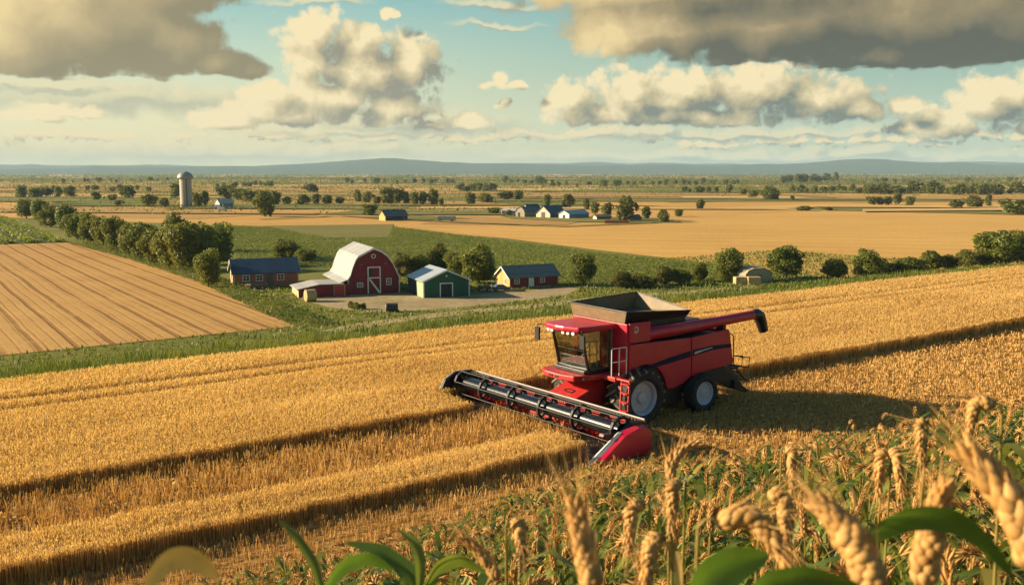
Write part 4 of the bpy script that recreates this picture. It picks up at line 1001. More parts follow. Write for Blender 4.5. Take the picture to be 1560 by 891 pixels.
MB().box(L / 2 - .12, L / 2 + .12, -.05, -.004, 3.0, 3.25).build('vent', M_WHITE, shed)

# red cottage
A, B = ground_hit(776.5, 440), ground_hit(850.5, 435.5)
cot, L = house_long('red_cottage', A, B, 4.8, 1.85, 3.35, M_COTRED, M_SLATE, M_OCHRE, 'long red cottage with a slate roof and sunlit ochre gable right of the green shed', trim=M_WHITE)
for x in (1.3, 6.0): window(cot, (x, 0, .8), 0, .7, .75)
door(cot, (3.9, 0, .02), 0, .75, 1.6, M_WHITE); window(cot, (-.012, 1.4, .7), -math.pi / 2, .6, .7)
MB().box(.3, L - .3, -.12, -.004, -.1, .16).build('plinth', M_STONE, cot)

# stone shed with two straw blocks in front of it
A, B = ground_hit(1136, 431), ground_hit(1176, 429.5); L = frame_on(A, B)[0]
st, L = house_gable('stone_shed', A, B, 4.0, [(-.1, 1.25), (.5, 1.95), (1.5, 2.3), (L - 1.5, 2.3), (L - .5, 1.9), (L + .1, 1.2)], M_STONE, M_STONE, 'weathered stone shed with a rounded roof between the two big hedge trees', cat='shed', of=.08)
MB().box(2.3, 3.0, -.04, -.003, .1, 1.3).build('door', M_BRICK, st)


def straw_block(p, rz, w, d, h, label):
    o = MB().box(-w / 2, w / 2, -d / 2, d / 2, 0, h).build('straw_bale', M_STRAW, None, bevel=.08); o.location = p; o.rotation_euler = (0, 0, rz)
    return tag(o, label, 'bale')
straw_block(tuple(ground_hit(1127, 433)), .15, 1.9, 1.4, 1.25, 'square straw bale at the left corner of the stone shed')
straw_block(tuple(ground_hit(1148, 433.5)), .05, 2.2, 1.3, 1.3, 'square straw bale in front of the stone shed, nearer its middle')
straw_block(tuple(ground_hit(379, 440.5)), -.1, 1.0, .9, .8, 'small straw bale on the grass before the brick house')


def round_bale(p, rz, r, w, mat, end, label):
    b = MB(); b.lathe([(-w / 2, r * .9), (-w / 2 + .06, r), (w / 2 - .06, r), (w / 2, r * .9)], 0, (0, 0, r * .97), 28)
    o = b.build('round_bale', mat, None, smooth=True); o.location = p; o.rotation_euler = (0, 0, rz); tag(o, label, 'bale')
    for sx in (-1, 1):
        MB().lathe([(sx * (w / 2 + .004), r * .86), (sx * (w / 2 + .03), r * .3), (sx * (w / 2 + .032), .01)], 0, (0, 0, r * .97), 20).build('bale_end', end, o)
round_bale(tuple(ground_hit(473, 459)), .5, .88, 1.5, M_STRAW, M_STRAW, 'round straw bale at the end of the barn lean-to')
round_bale(tuple(ground_hit(597, 474.5)), .12, .58, 1.6, M_BALESHADE, M_STRAW, 'round bale with a dark shaded side and a pale end lying alone in the yard')
for i, (u, v, h, w, lab) in enumerate([(534, 470, 11, 12, 'dark low shrub leftmost of the three in the yard'), (543, 471, 10, 13, 'dark low shrub in the middle of the three in the yard'), (553, 471, 9, 11, 'small dark shrub rightmost of the three in the yard')]):
    ptree(u, v, h, w, lab, 'bush', 'shrubs in the yard', 'shrub', 'shrub')


def wheel_small(par, x, y, r, w):
    o = MB().lathe([(-w / 2, r * .55), (-w / 2, r * .93), (-w / 4, r), (w / 4, r), (w / 2, r * .93), (w / 2, r * .55)], 1, (0, 0, 0), 18, cap=False).build('wheel', M_TYRE, par, smooth=True); o.location = (x, y, r)
    MB().lathe([(-w / 2 + .02, r * .54), (w / 2 - .02, r * .54)], 1, (0, 0, 0), 14).build('rim', M_STEEL, o)


def cart(p, rz, label, L=2.4):
    c = empty('farm_cart', p, rz, label, 'cart')
    MB().box(-L / 2, L / 2, -.6, .6, .45, .55).box(-L / 2, -L / 2 + .06, -.6, .6, .551, .95).box(L / 2 - .06, L / 2, -.6, .6, .551, .95).box(-L / 2 + .061, L / 2 - .061, -.6, -.54, .551, .9).box(-L / 2 + .061, L / 2 - .061, .54, .6, .551, .9).build('tray', M_WOOD, c)
    MB().tube([(L / 2, 0, .48), (L / 2 + .9, 0, .35)], .04, 6).build('drawbar', M_BLK2, c)
    for x in (-.6, .6):
        for y in (-.68, .68): wheel_small(c, x, y, .32, .18)
cart(tuple(ground_hit(395, 440.5)), .1, 'low dark wooden cart parked by the brick house')
cart(tuple(ground_hit(738, 444)), .2, 'dark wooden cart under the big tree left of the cottage', 2.0)


def small_car(p, rz, mat, label, s=1.0, name='parked_car', van=False):
    c = empty(name, p, rz, label, 'van' if van else 'car'); c.scale = (s, s, s)
    if van: pr = [(-2.1, .35), (2.1, .35), (2.15, .95), (1.5, 1.15), (1.1, 1.9), (-2.1, 1.95)]
    else: pr = [(-1.9, .3), (1.9, .3), (1.95, .7), (1.75, .85), (.95, .95), (.45, 1.42), (-.9, 1.45), (-1.5, 1.0), (-1.9, .92)]
    MB().prism(pr, 1, -.8, .8).build('body', mat, c, bevel=.06)
    w = [(.38, 1.0), (1.02, 1.0), (.55, 1.36), (.38, 1.36)] if not van else [(.6, 1.2), (1.38, 1.2), (1.12, 1.75), (.6, 1.75)]
    for y0, y1 in ((-.812, -.803), (.803, .812)):
        MB().prism(w, 1, y0, y1).build('window', M_PANE, c)
        if not van: MB().prism([(-1.2, 1.0), (.3, 1.0), (.3, 1.36), (-.8, 1.36)], 1, y0, y1).build('window', M_PANE, c)
    for x in (-1.2, 1.2):
        for y in (-.72, .72): wheel_small(c, x, y, .33, .2)
small_car(tuple(ground_hit(763, 443)), .35, M_BLUE, 'small blue car parked against the ochre cottage gable', .72)
o = MB().tube([(-1.6, 0, .12), (1.6, .1, .12)], .1, 6).tube([(-1.5, .25, .11), (1.5, .3, .11)], .1, 6).tube([(-1.4, .1, .29), (1.5, .2, .29)], .09, 6).build('log_pile', M_WOOD); o.location = tuple(ground_hit(785, 444.5)); tag(o, 'low pile of dark logs on the ground before the red cottage', 'logs')

# silo
p = ground_hit(284, 316.5)
silo = empty('silo', tuple(p), 0, 'tall pale silo with a domed cap on the far left plain', 'silo')
MB().lathe([(0, 3.0), (15.4, 3.0)], 2, n=40).build('tower', M_SILO, silo, smooth=True)
b = MB(); b.lathe([(14.9, 3.02), (15.1, 3.9), (15.4, 4.05)] + [(15.4 + 3.3 * math.sin(a), 4.05 * math.cos(a)) for a in np.linspace(.1, 1.5, 9)] + [(18.72, .02)], 2, n=40); b.build('dome', M_DOME, silo, smooth=True)
b = MB()
for k in range(9): b.lathe([(1.2 + k * 1.6, 3.03), (1.28 + k * 1.6, 3.06), (1.36 + k * 1.6, 3.03)], 2, n=40)
b.build('hoop', M_STEEL, silo, smooth=True); MB().box(1.2, 1.7, -3.5, -3.0, 0, 15).build('chute', M_WOOD, silo)

# sheds and vans near the silo
A, B = ground_hit(335, 318.5), ground_hit(356, 318)
house_long('white_shed', A, B, 6, 3.0, 4.9, M_TEAL, M_LEANROOF, M_PALE, 'small teal walled shed with a pale roof right of the silo', cat='shed')
small_car(tuple(ground_hit(328, 318.5)), 3.3, M_WHITE, 'white van parked left of the teal walled shed', 1.15, 'parked_van', True)
small_car(tuple(ground_hit(339, 322)), .3, M_WHITE, 'white van in front of the teal walled shed', 1.05, 'parked_van', True)
# dark hut and low trailer in the middle distance
A, B = ground_hit(587, 336.5), ground_hit(621, 335.5)
hut, L = house_long('dark_hut', A, B, 5.5, 1.9, 3.9, M_DARK, M_SLATE, M_OCHRE, 'dark roofed hut with a tan gable alone on the gold field behind the barn', cat='shed')
MB().box(L - 2.2, L - .7, -.05, -.004, 0, 1.5).build('door', M_WOOD, hut)
p = ground_hit(680, 337.5); tr = empty('farm_trailer', tuple(p), .05, 'low grey covered trailer on the gold field right of the dark hut', 'trailer')
MB().prism([(-3.6, .5), (3.6, .5), (3.6, 1.7), (3.2, 2.1), (-3.2, 2.1), (-3.6, 1.7)], 1, -1.1, 1.1).build('body', M_LEANROOF, tr, bevel=.08); MB().box(-3.66, -3.603, -1.05, 1.05, .55, 1.7).build('end_panel', M_WHITE, tr)
for x in (-2.2, 2.2):
    for y in (-1.0, 1.0): wheel_small(tr, x, y, .5, .25)
# far farm
FG = 'buildings of the far farm'
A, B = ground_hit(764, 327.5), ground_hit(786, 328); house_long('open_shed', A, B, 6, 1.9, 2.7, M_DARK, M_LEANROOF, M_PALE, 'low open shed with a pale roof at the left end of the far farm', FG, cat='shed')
A, B = ground_hit(786, 331), ground_hit(799, 331.5); L = frame_on(A, B)[0]
q, L = house_gable('arched_shed', A, B, 9, [(-.2, 2.2), (.5, 3.4), (L / 2, 4.3), (L - .5, 3.4), (L + .2, 2.2)], M_STONE, M_SLATE, 'dark round roofed shed with a tan front second from left at the far farm', FG, cat='shed'); MB().box(1.0, 2.2, -.06, -.004, 0, 2).build('door', M_DARK, q)
A, B = ground_hit(806, 330), ground_hit(824, 329.5)
q, L = house_long('blue_roofed_house', A, B, 6, 2.8, 5.0, M_PURPLE, M_NAVY, M_PALE, 'grey house with a blue roof in the middle of the far farm', FG)
for x in (1.2, 3.4): window(q, (x, 0, 1.0), 0, .8, .9)
A, B = ground_hit(821, 331.5), ground_hit(829, 331.5); house_long('white_hut', A, B, 3, 1.6, 2.4, M_PALE, M_LEANROOF, M_PALE, 'tiny white hut against the round roofed far barn', FG, cat='shed')
A, B = ground_hit(832, 332.5), ground_hit(847, 332); L = frame_on(A, B)[0]; s_ = L / 4
q, L = house_long('far_barn', ground_hit(838, 332.5), ground_hit(862, 331), 7, 2.0, 4.9, M_NAVY, M_NAVY, M_PALE, 'far barn with a big blue roof and sunlit pinkish gable', FG, cat='barn'); MB().box(-.03, -.014, 2.4, 4.4, 0, 2.3).build('door', M_WOOD, q)
q, L = house_long('far_shed', ground_hit(867, 333.5), ground_hit(897, 332), 5.5, 1.9, 3.2, M_TEAL, M_GREYROOF, M_WHITE, 'long grey roofed shed with a white gable at the right of the far farm', FG, cat='shed'); MB().box(-.03, -.014, 2.0, 3.4, 0, 1.5).build('door', M_DARK, q)
house_long('low_shed', ground_hit(909, 335), ground_hit(931, 334.5), 3, 1.2, 1.9, M_WOOD, M_WOOD, M_PALE, 'low brown shed under the tallest far farm tree', FG, cat='shed')
house_long('small_blue_hut', ground_hit(966, 337), ground_hit(977, 336.5), 3, 1.1, 2.3, M_PURPLE, M_NAVY, M_PALE, 'little hut with a blue roof between two trees right of the far farm', FG, cat='shed')
wl = MB().box(0, 9, 0, .3, -.1, 1.1).box(-.1, 9.1, -.05, .35, 1.102, 1.2).build('red_wall', M_BRICK); wl.location = tuple(ground_hit(921, 340.5)); tag(wl, 'low red brick wall in front of the tallest far farm tree', 'wall')
# fence along the foot of the grass
def fence(pix, step, label):
    P = [ground_hit(u, v) for u, v in pix]; r = empty('field_fence', tuple(P[0]), 0, label, 'fence'); o0 = P[0]; prev = None
    rails = MB(); posts = []
    for a, b in zip(P[:-1], P[1:]):
        n = max(1, int(np.linalg.norm(b - a) / step))
        for k in range(n):
            q = a + (b - a) * k / n - o0; posts.append(q)
    for q in posts: MB().tube([(q[0], q[1], -.2 + q[2]), (q[0], q[1], 1.15 + q[2])], .07, 5).build('post', M_WOOD, r)
    for h in (.55, 1.0): rails.tube([(q[0], q[1], q[2] + h) for q in posts], .035, 4)
    rails.build('rail', M_WOOD, r)
fence([(905, 441), (1000, 438.5), (1090, 435.5)], 4.0, 'grey rail fence running before the short hedge behind the harvester')
#==PART4==
# ------------------------------------------------------------------ the combine harvester (x forward, y to its left, z up)
S0, T0 = 24.6, 27.6
CO = xy(S0, T0)
com = empty('combine_harvester', (CO[0], CO[1], FZ), math.atan2(-R2[1], -R2[0]), 'red combine harvester with a wide black reel header cutting the ripe wheat', 'combine harvester')
YL, YR = 1.75, -1.30


def arc(cx, cz, r, a0, a1, n):
    return [(cx + r * math.cos(math.radians(a)), cz + r * math.sin(math.radians(a))) for a in np.linspace(a0, a1, n)]
MB().box(-4.9, .28, YR + .06, YL - .06, 1.0, 2.9).box(-2.7, -1.05, -1.0, 1.5, .42, .998).build('chassis', M_BLK2, com)
front = [(.36, 2.98), (-2.84, 2.93), (-2.88, 1.41), (-2.45, 1.2), (-1.95, 1.08), (-1.66, 1.10)] + arc(-.42, 1.0, 1.16, 172, 62, 10) + [(.36, 1.86)]
rear = [(-2.88, 2.93), (-4.95, 3.06), (-5.02, 2.95), (-5.28, 1.72), (-5.22, 1.62), (-4.3, 1.57), (-3.5, 1.50), (-2.92, 1.40)]
for y0, y1 in ((YL - .05, YL + .05), (YR - .05, YR + .05)):
    MB().prism(front, 1, y0, y1).build('side_panel', M_RED, com, bevel=.03)
    MB().prism(rear, 1, y0, y1).build('rear_panel', M_RED, com, bevel=.03)
ys = YL + .053
o = MB().prism([(.10, 1.955), (-.7, 2.12), (-1.6, 2.28), (-2.82, 2.43), (-2.82, 2.19), (-1.6, 2.06), (-.7, 1.98)], 1, ys, ys + .006).build('side_stripe', M_STRIPE, com)
o = MB().prism([(-2.93, 2.44), (-4.0, 2.50), (-5.10, 2.46), (-5.13, 2.33), (-4.0, 2.32), (-2.93, 2.20)], 1, ys, ys + .006).build('side_stripe', M_STRIPE, com)
MB().prism([(-3.0, 2.27), (-3.05, 2.36), (-3.5, 2.40), (-4.0, 2.44), (-4.05, 2.41), (-3.5, 2.35), (-3.2, 2.28)], 1, ys + .008, ys + .012).build('script_mark', M_RIM, o)
MB().box(-5.12, -4.92, YR + .06, YL - .06, 1.75, 3.0).build('rear_hood', M_RED, com, bevel=.03)
# front wall of the body and grain tank
MB().box(.30, .44, YR + .02, YL - .02, 1.9, 3.72).build('front_wall', M_RED, com, bevel=.02)
MB().box(-.68, .36, .9, YL + .05, 3.02, 3.76).build('tank_corner', M_RED, com, bevel=.025)
MB().box(-2.95, .296, YR + .02, 1.36, 2.95, 3.74).build('grain_tank', M_BLK2, com, bevel=.02)
e = MB(); yb = YL + .058; n = 20
for k in range(17):
    a0, a1 = math.radians(35 + k * 17), math.radians(35 + (k + 1) * 17)
    e.prism([(.05 + .085 * math.cos(a0), 3.5 + .085 * math.sin(a0)), (.05 + .085 * math.cos(a1), 3.5 + .085 * math.sin(a1)), (.05 + .12 * math.cos(a1), 3.5 + .12 * math.sin(a1)), (.05 + .12 * math.cos(a0), 3.5 + .12 * math.sin(a0))], 1, yb - .004, yb + .004)
e.box(.035, .13, yb - .004, yb + .004, 3.455, 3.485); e.build('tank_emblem', M_PLATE, com)
# flared tank extension, open on top
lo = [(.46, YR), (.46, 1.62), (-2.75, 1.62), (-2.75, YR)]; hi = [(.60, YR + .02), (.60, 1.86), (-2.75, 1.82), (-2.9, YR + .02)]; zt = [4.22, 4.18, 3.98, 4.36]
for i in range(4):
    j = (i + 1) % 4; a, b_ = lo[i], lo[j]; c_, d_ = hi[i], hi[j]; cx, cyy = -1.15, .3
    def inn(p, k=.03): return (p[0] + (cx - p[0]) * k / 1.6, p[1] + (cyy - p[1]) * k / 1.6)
    MB().hexa([(*a, 3.745), (*b_, 3.745), (*inn(b_), 3.745), (*inn(a), 3.745)], [(*c_, zt[i]), (*d_, zt[j]), (*inn(d_), zt[j]), (*inn(c_), zt[i])]).build('tank_extension', M_TARP if i in (0, 2, 3) else M_BLK, com)  # near side panel is black: the shade on it is put into the colour
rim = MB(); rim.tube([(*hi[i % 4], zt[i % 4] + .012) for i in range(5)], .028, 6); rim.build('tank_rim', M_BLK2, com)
MB().box(-2.7, .36, YR + .05, 1.3, 3.742, 3.78).build('tank_floor', M_SEAT, com)
# cab
CL, CR = 1.02, -.72
MB().box(.46, 1.85, CR, CL, 1.93, 2.06).build('cab_floor', M_BLK, com, bevel=.02); MB().box(.445, .62, CR + .02, CL - .02, 2.061, 3.47).build('cab_back', M_LINING, com, bevel=.02)
p = MB()
for y in (CR + .04, CL - .04):
    p.tube([(1.62, y, 2.05), (1.96, y, 3.49)], .055, 8); p.tube([(.66, y, 2.05), (.62, y, 3.49)], .05, 8)
p.tube([(1.62, CR, 2.08), (1.70, (CL + CR) / 2, 2.08), (1.62, CL, 2.08)], .05, 6); p.build('cab_pillars', M_BLK, com, smooth=True)
zq = lambda a, b: [a, b]
MB().hexa([(1.63, CR + .09, 2.12), (1.63, CL - .09, 2.12), (1.62, CL - .09, 2.12), (1.62, CR + .09, 2.12)], [(1.97, CR + .09, 3.46), (1.97, CL - .09, 3.46), (1.96, CL - .09, 3.46), (1.96, CR + .09, 3.46)]).build('windscreen', M_GLASS, com)
for y in (CL - .03, CR + .03):
    MB().hexa([(.72, y - .004, 2.1), (1.55, y - .004, 2.1), (1.55, y + .004, 2.1), (.72, y + .004, 2.1)], [(.68, y - .004, 3.45), (1.87, y - .004, 3.45), (1.87, y + .004, 3.45), (.68, y + .004, 3.45)]).build('side_window', M_GLASS, com)
rf = MB().prism([(.36, CR - .12), (.36, CL + .2), (1.7, CL + .22), (2.22, CL + .12), (2.42, .5), (2.46, .1), (2.38, -.5), (2.22, CR - .1)], 2, 3.50, 3.70).build('cab_roof', M_RED, com, bevel=.06)
MB().prism([(1.5, CR), (1.5, CL), (2.2, CL - .02), (2.34, .1), (2.2, CR + .02)], 2, 3.44, 3.497).build('roof_lining', M_BLK, rf)
for k, y in enumerate((-.55, -.3, .35, .6, .85)):
    x = 2.27 - .12 * abs(y - .1) ** 1.5 - .04
    MB().lathe([(-.03, .075), (.05, .08), (.055, .05), (.057, .01)], 0, (x + .05, y, 3.46), 12).build('work_lamp', M_LAMP, com, smooth=True)
st = MB().box(.75, 1.2, -.12, .42, 2.42, 2.54).box(.66, .78, -.12, .42, 2.545, 3.12).box(.86, 1.06, .02, .28, 2.065, 2.418).build('driver_seat', M_SEAT, com, bevel=.04)
MB().tube([(1.52, .15, 2.07), (1.40, .15, 2.68)], .04, 8).tube([(1.40 + .05 * math.cos(a), .15 + .2 * math.sin(a), 2.7 + .19 * math.cos(a) * .5) for a in np.linspace(0, 2 * math.pi, 19)], .018, 6).build('steering_wheel', M_BLK2, com, smooth=True)
MB().box(.85, 1.35, .5, .68, 2.3, 2.62).box(.7, .78, .62, .85, 2.9, 3.2).build('console', M_ORANGE, com, bevel=.02)
# platform round the cab
MB().prism([(.45, 1.19), (1.25, 1.19), (1.62, 1.17), (2.28, .95), (2.42, .3), (2.38, -.6), (2.1, -1.1), (1.5, -1.2), (.45, -1.2)], 2, 1.70, 1.91).build('cab_platform', M_RED2, com, bevel=.04)
sl = MB()
for (x, y) in ((2.425, -.2), (2.43, .15), (2.0, 1.12)): sl.box(x - .05, x + .012, y - .1, y + .1, 1.77, 1.84)
sl.build('platform_slots', M_BLK, com)
MB().box(.46, 1.14, 1.2, 1.9, 1.72, 1.88).box(.92, 1.10, 1.902, 2.60, 1.80, 1.87).box(.46, .6, 1.3, 1.7, 1.3, 1.718).build('step_box', M_RED2, com, bevel=.02)
r_ = MB(); y = 1.80
for x in (.50, .86, 1.22): r_.tube([(x, y, 1.92), (x, y, 2.88 if x != .86 else 2.9)], .022, 6)
r_.tube([(.50, y, 2.88), (.54, y, 2.92), (1.18, y, 2.92), (1.22, y, 2.88)], .022, 6); r_.tube([(.50, y, 2.42), (1.22, y, 2.42)], .018, 6); r_.build('handrail', M_PLATE, com, smooth=True)
l_ = MB()
for y in (2.16, 2.56): l_.tube([(1.04, y, 1.86), (1.12, y + .03, 1.1), (1.16, y + .05, .34)], .04, 6)
for k in range(5):
    z = .42 + k * .32; f = (1.86 - z) / 1.5; l_.box(.98 + .13 * f, 1.14 + .13 * f, 2.18 + .05 * f, 2.55 + .05 * f, z, z + .05)
l_.build('ladder', M_RED2, com)
# mirrors and aerial
for y, s in ((CR - .1, -1), (CL + .15, 1)):
    m_ = MB().tube([(2.15, y, 3.58), (2.32, y + s * .28, 3.56), (2.32, y + s * .30, 3.1)], .018, 6).box(2.28, 2.36, y + s * .30 - .12, y + s * .30 + .12, 2.98, 3.46).build('mirror', M_BLK, com)
    MB().box(2.262, 2.277, y + s * .30 - .10, y + s * .30 + .10, 3.0, 3.44).build('mirror_glass', M_STEEL, m_)
MB().tube([(-3.2, -.8, 3.6), (-3.9, -.9, 4.35)], .012, 5).build('aerial', M_BLK2, com)
# engine deck
MB().box(-4.6, -3.0, YR + .1, 1.2, 2.96, 3.28).box(-4.3, -3.15, -1.0, .9, 3.283, 3.45).build('engine_deck', M_RED, com, bevel=.05)
MB().box(-4.2, -3.6, -.7, .2, 3.452, 3.56).lathe([(3.28, .09), (3.75, .09), (3.76, .05)], 2, (-4.45, -.5, 0), 12).build('exhaust', M_STEEL, com)
# unloading auger
ag = MB().tube([(-.72, 1.52, 3.22), (-1.2, 1.52, 3.25), (-4.0, 1.52, 3.33), (-6.75, 1.5, 3.44)], [.25, .24, .21, .19], 18).build('unloading_auger', M_RED, com, smooth=True)
MB().tube([(-6.70, 1.5, 3.44), (-6.95, 1.5, 3.45), (-7.12, 1.5, 3.36), (-7.28, 1.5, 3.05), (-7.42, 1.5, 2.72)], [.20, .23, .25, .23, .20], 14).build('spout', M_BLK, ag, smooth=True)
MB().box(-4.9, -4.75, 1.3, 1.7, 3.0, 3.2).box(-.75, -.6, 1.38, 1.7, 2.99, 3.3).build('auger_rest', M_BLK2, com)
# straw chopper, tail
MB().prism([(-3.9, 1.5), (-4.9, 1.52), (-5.3, 1.42), (-6.1, .62), (-6.0, .42), (-5.5, .55), (-4.6, .95), (-3.9, 1.0)], 1, YR + .1, YL - .1).build('straw_chopper', M_BLK, com, bevel=.03)
MB().prism([(-5.4, .98), (-6.15, .52), (-6.3, .40), (-6.05, .36), (-5.4, .6)], 1, YL - .09, YL + .02).build('chopper_arm', M_BLK2, com, bevel=.02)
t_ = MB()
for y in (1.25, 1.62):
    t_.tube([(-5.15, y, 2.9), (-5.45, y, 2.7), (-5.5, y, 1.5)], .024, 5); t_.tube([(-5.5, y, 1.5), (-6.3, y + .1, 1.35), (-6.35, y + .1, 1.75), (-5.9, y, 1.8)], .032, 5); t_.tube([(-5.6, y, 1.4), (-6.35, y, .75), (-6.5, y, .8)], .032, 5)
for z in (1.2, 1.5, 1.8): t_.tube([(-5.5 - (1.8 - z) * .5, 1.25, z), (-5.5 - (1.8 - z) * .5, 1.62, z)], .022, 5)
t_.box(-5.75, -5.3, 1.2, 1.66, 1.36, 1.44); t_.build('rear_ladder', M_BLK2, com)
MB().box(-5.135, -5.122, .2, .6, 2.4, 2.55).build('tail_lamp', M_ORANGE, com)


def big_wheel(x, y, r, w, nlug, side, rim_r):
    hub = MB().lathe([(side * (w * .26), rim_r * .90), (side * (w * .18), rim_r * .62), (side * (w * .24), .20 * r / .9), (side * w * .34, .16 * r / .9), (side * w * .36, .01)], 1, n=24).build('wheel', M_RIM, com, smooth=True); hub.location = (x, y, r * .985)
    h = w / 2; t = MB(); t.mi = 0
    t.lathe([(-h * .78, rim_r), (-h * .98, r * .70), (-h, r * .82), (-h * .86, r * .925), (-h * .3, r * .95), (h * .3, r * .95), (h * .86, r * .925), (h, r * .82), (h * .98, r * .70), (h * .78, rim_r)], 1, n=48, cap=False)
    for k in range(nlug):                                  # chevron lugs
        for sgn in (-1, 1):
            a = 2 * math.pi * (k + (0 if sgn < 0 else .5)) / nlug; da = .26 * .9 / r * 1.05 * w / .8; tk = .06
            P = lambda ang, yy, rr: (rr * math.cos(ang), yy, rr * math.sin(ang))
            a1 = a - da * 1.05
            lo_ = [P(a - tk, sgn * .02, r * .93), P(a + tk, sgn * .02, r * .93), P(a1 + tk, sgn * h * 1.0, r * .88), P(a1 - tk, sgn * h * 1.0, r * .88)]
            hi_ = [P(a - tk * .7, sgn * .02, r * 1.0), P(a + tk * .7, sgn * .02, r * 1.0), P(a1 + tk * .7, sgn * h * 1.015, r * .965), P(a1 - tk * .7, sgn * h * 1.015, r * .965)]
            t.mi = 1; t.hexa(lo_, hi_)
    t.build('tyre', [M_TYRE, M_LUG if r > .9 else M_TYRE], hub)
    MB().lathe([(-side * h * .6, rim_r * .9), (side * h * .1, rim_r * .86), (side * h * .62, rim_r * .93), (side * h * .80, rim_r * 1.0), (side * h * .84, rim_r * 1.06), (side * h * .74, rim_r * 1.07), (-side * h * .6, rim_r * .99)], 1, n=40, cap=False).build('rim', M_RIM, hub, smooth=True)
    b = MB()
    for k in range(8): a = k * math.pi / 4; b.lathe([(side * w * .19, .028), (side * w * .235, .028), (side * w * .24, .01)], 1, (math.cos(a) * rim_r * .5, side * w * .03, math.sin(a) * rim_r * .5), 6)
    b.build('wheel_bolts', M_STEEL, hub)
big_wheel(.0, 1.78, 1.05, 1.06, 18, 1, .60); big_wheel(.0, -1.35, 1.05, 1.06, 18, -1, .60)
big_wheel(-3.35, 1.86, .76, .56, 16, 1, .43); big_wheel(-3.35, -1.4, .76, .56, 16, -1, .43)
MB().box(-.22, .22, -1.1, 1.6, .72, 1.15).build('front_axle', M_BLK2, com, bevel=.03); MB().box(-3.48, -3.22, -1.1, 1.58, .58, .84).build('rear_axle', M_BLK2, com, bevel=.03)
# feeder house
MB().hexa([(.55, -.62, .75), (2.42, -.62, .30), (2.42, .95, .30), (.55, .95, .75)], [(.55, -.62, 1.68), (2.42, -.62, .98), (2.42, .95, .98), (.55, .95, 1.68)]).build('feeder_house', M_RED2, com, bevel=.04)
def on_feeder(x, y, dz): return (x, y, 1.68 - (x - .55) * .7 / 1.87 + dz)
em = MB()
for (x0, x1, y0, y1) in ((1.75, 1.80, -.02, .42), (1.90, 1.95, .05, .46), (1.76, 1.94, .40, .46), (1.80, 1.90, -.08, .0)):
    em.hexa([on_feeder(x0, y0, .004), on_feeder(x1, y0, .004), on_feeder(x1, y1, .004), on_feeder(x0, y1, .004)], [on_feeder(x0, y0, .016), on_feeder(x1, y0, .016), on_feeder(x1, y1, .016), on_feeder(x0, y1, .016)])
em.build('hood_emblem', M_BLK, com)
gr = MB()
for k in range(9):
    y0 = -.52 + k * .155; gr.hexa([on_feeder(2.16, y0, .003), on_feeder(2.36, y0, .003), on_feeder(2.36, y0 + .10, .003), on_feeder(2.16, y0 + .10, .003)], [on_feeder(2.16, y0, .014), on_feeder(2.36, y0, .014), on_feeder(2.36, y0 + .10, .014), on_feeder(2.16, y0 + .10, .014)])
gr.build('hood_grille', M_BLK, com)

# ---- header
H0, H1 = -5.05, 4.72
hd = MB().hexa([(2.44, H0, .12), (2.50, H0, .12), (2.50, H1, .12), (2.44, H1, .12)], [(2.36, H0, .94), (2.42, H0, .94), (2.42, H1, .94), (2.36, H1, .94)]).build('header', M_RED2, com); MB().hexa([(2.505, H0, .09), (4.15, H0, .07), (4.15, H1, .07), (2.505, H1, .09)], [(2.505, H0, .13), (4.15, H0, .10), (4.15, H1, .10), (2.505, H1, .13)]).build('header_floor', M_BLK2, hd)
MB().tube([(2.38, H0, 1.125), (2.38, H1, 1.125)], .028, 8).build('top_rail', M_STEEL, hd, smooth=True); rl = MB().box(2.36, 2.40, H0, H1, 1.076, 1.095).box(2.36, 2.40, H0, H1, .965, .984); n = 66
for k in range(n + 1): y = H0 + (H1 - H0) * k / n; rl.box(2.365, 2.395, y - .018, y + .018, .985, 1.075)
rl.build('slotted_rail', M_SLAT, hd)
MB().box(2.30, 2.362, H0, H1, .95, 1.08).build('rail_back', M_BLK, hd)
au = MB().tube([(2.82, H0 + .1, .42), (2.82, H1 - .1, .42)], .16, 14)
for k in range(38):
    y = H0 + .25 + k * .25
    if -.7 < y < 1.0: continue
    s = 1 if y > .1 else -1
    au.add([(2.82 + rr * math.cos(a), y + s * .03 * a, .42 + rr * math.sin(a)) for a in np.linspace(0, 2 * math.pi, 17) for rr in (.15, .29)], [(2 * i, 2 * i + 1, 2 * i + 3, 2 * i + 2) for i in range(16)])
au.build('screw_auger', M_RED2, hd)
RX, RZ, RR = 3.12, .80, .50
reel = MB().tube([(RX, H0 + .22, RZ), (RX, H1 - .25, RZ)], .25, 22).build('reel', M_REEL, hd, smooth=True)
for y in (H0 + .18, -3.2, -1.35, .5, 2.35, H1 - .34):
    sp = MB()
    poly = [(RX + RR * .98 * math.cos(a), RZ + RR * .98 * math.sin(a)) for a in np.linspace(0, 2 * math.pi, 13)[:-1] + .2]
    for i in range(12):
        j = (i + 1) % 12; q = [(RX + (p_[0] - RX) * .80, RZ + (p_[1] - RZ) * .80) for p_ in (poly[i], poly[j])]
        sp.prism([poly[i], poly[j], q[1], q[0]], 1, y - .05, y + .05)
    for k in range(6):
        a = k * math.pi / 3 + .2; c_, s__ = math.cos(a), math.sin(a)
        sp.prism([(RX + c_ * .19 - s__ * .05, RZ + s__ * .19 + c_ * .05), (RX + c_ * .37 - s__ * .035, RZ + s__ * .37 + c_ * .035), (RX + c_ * .37 + s__ * .035, RZ + s__ * .37 - c_ * .035), (RX + c_ * .19 + s__ * .05, RZ + s__ * .19 - c_ * .05)], 1, y - .04, y + .04)
    sp.build('reel_spider', M_BLKM, hd)
bt = MB(); tn = MB()
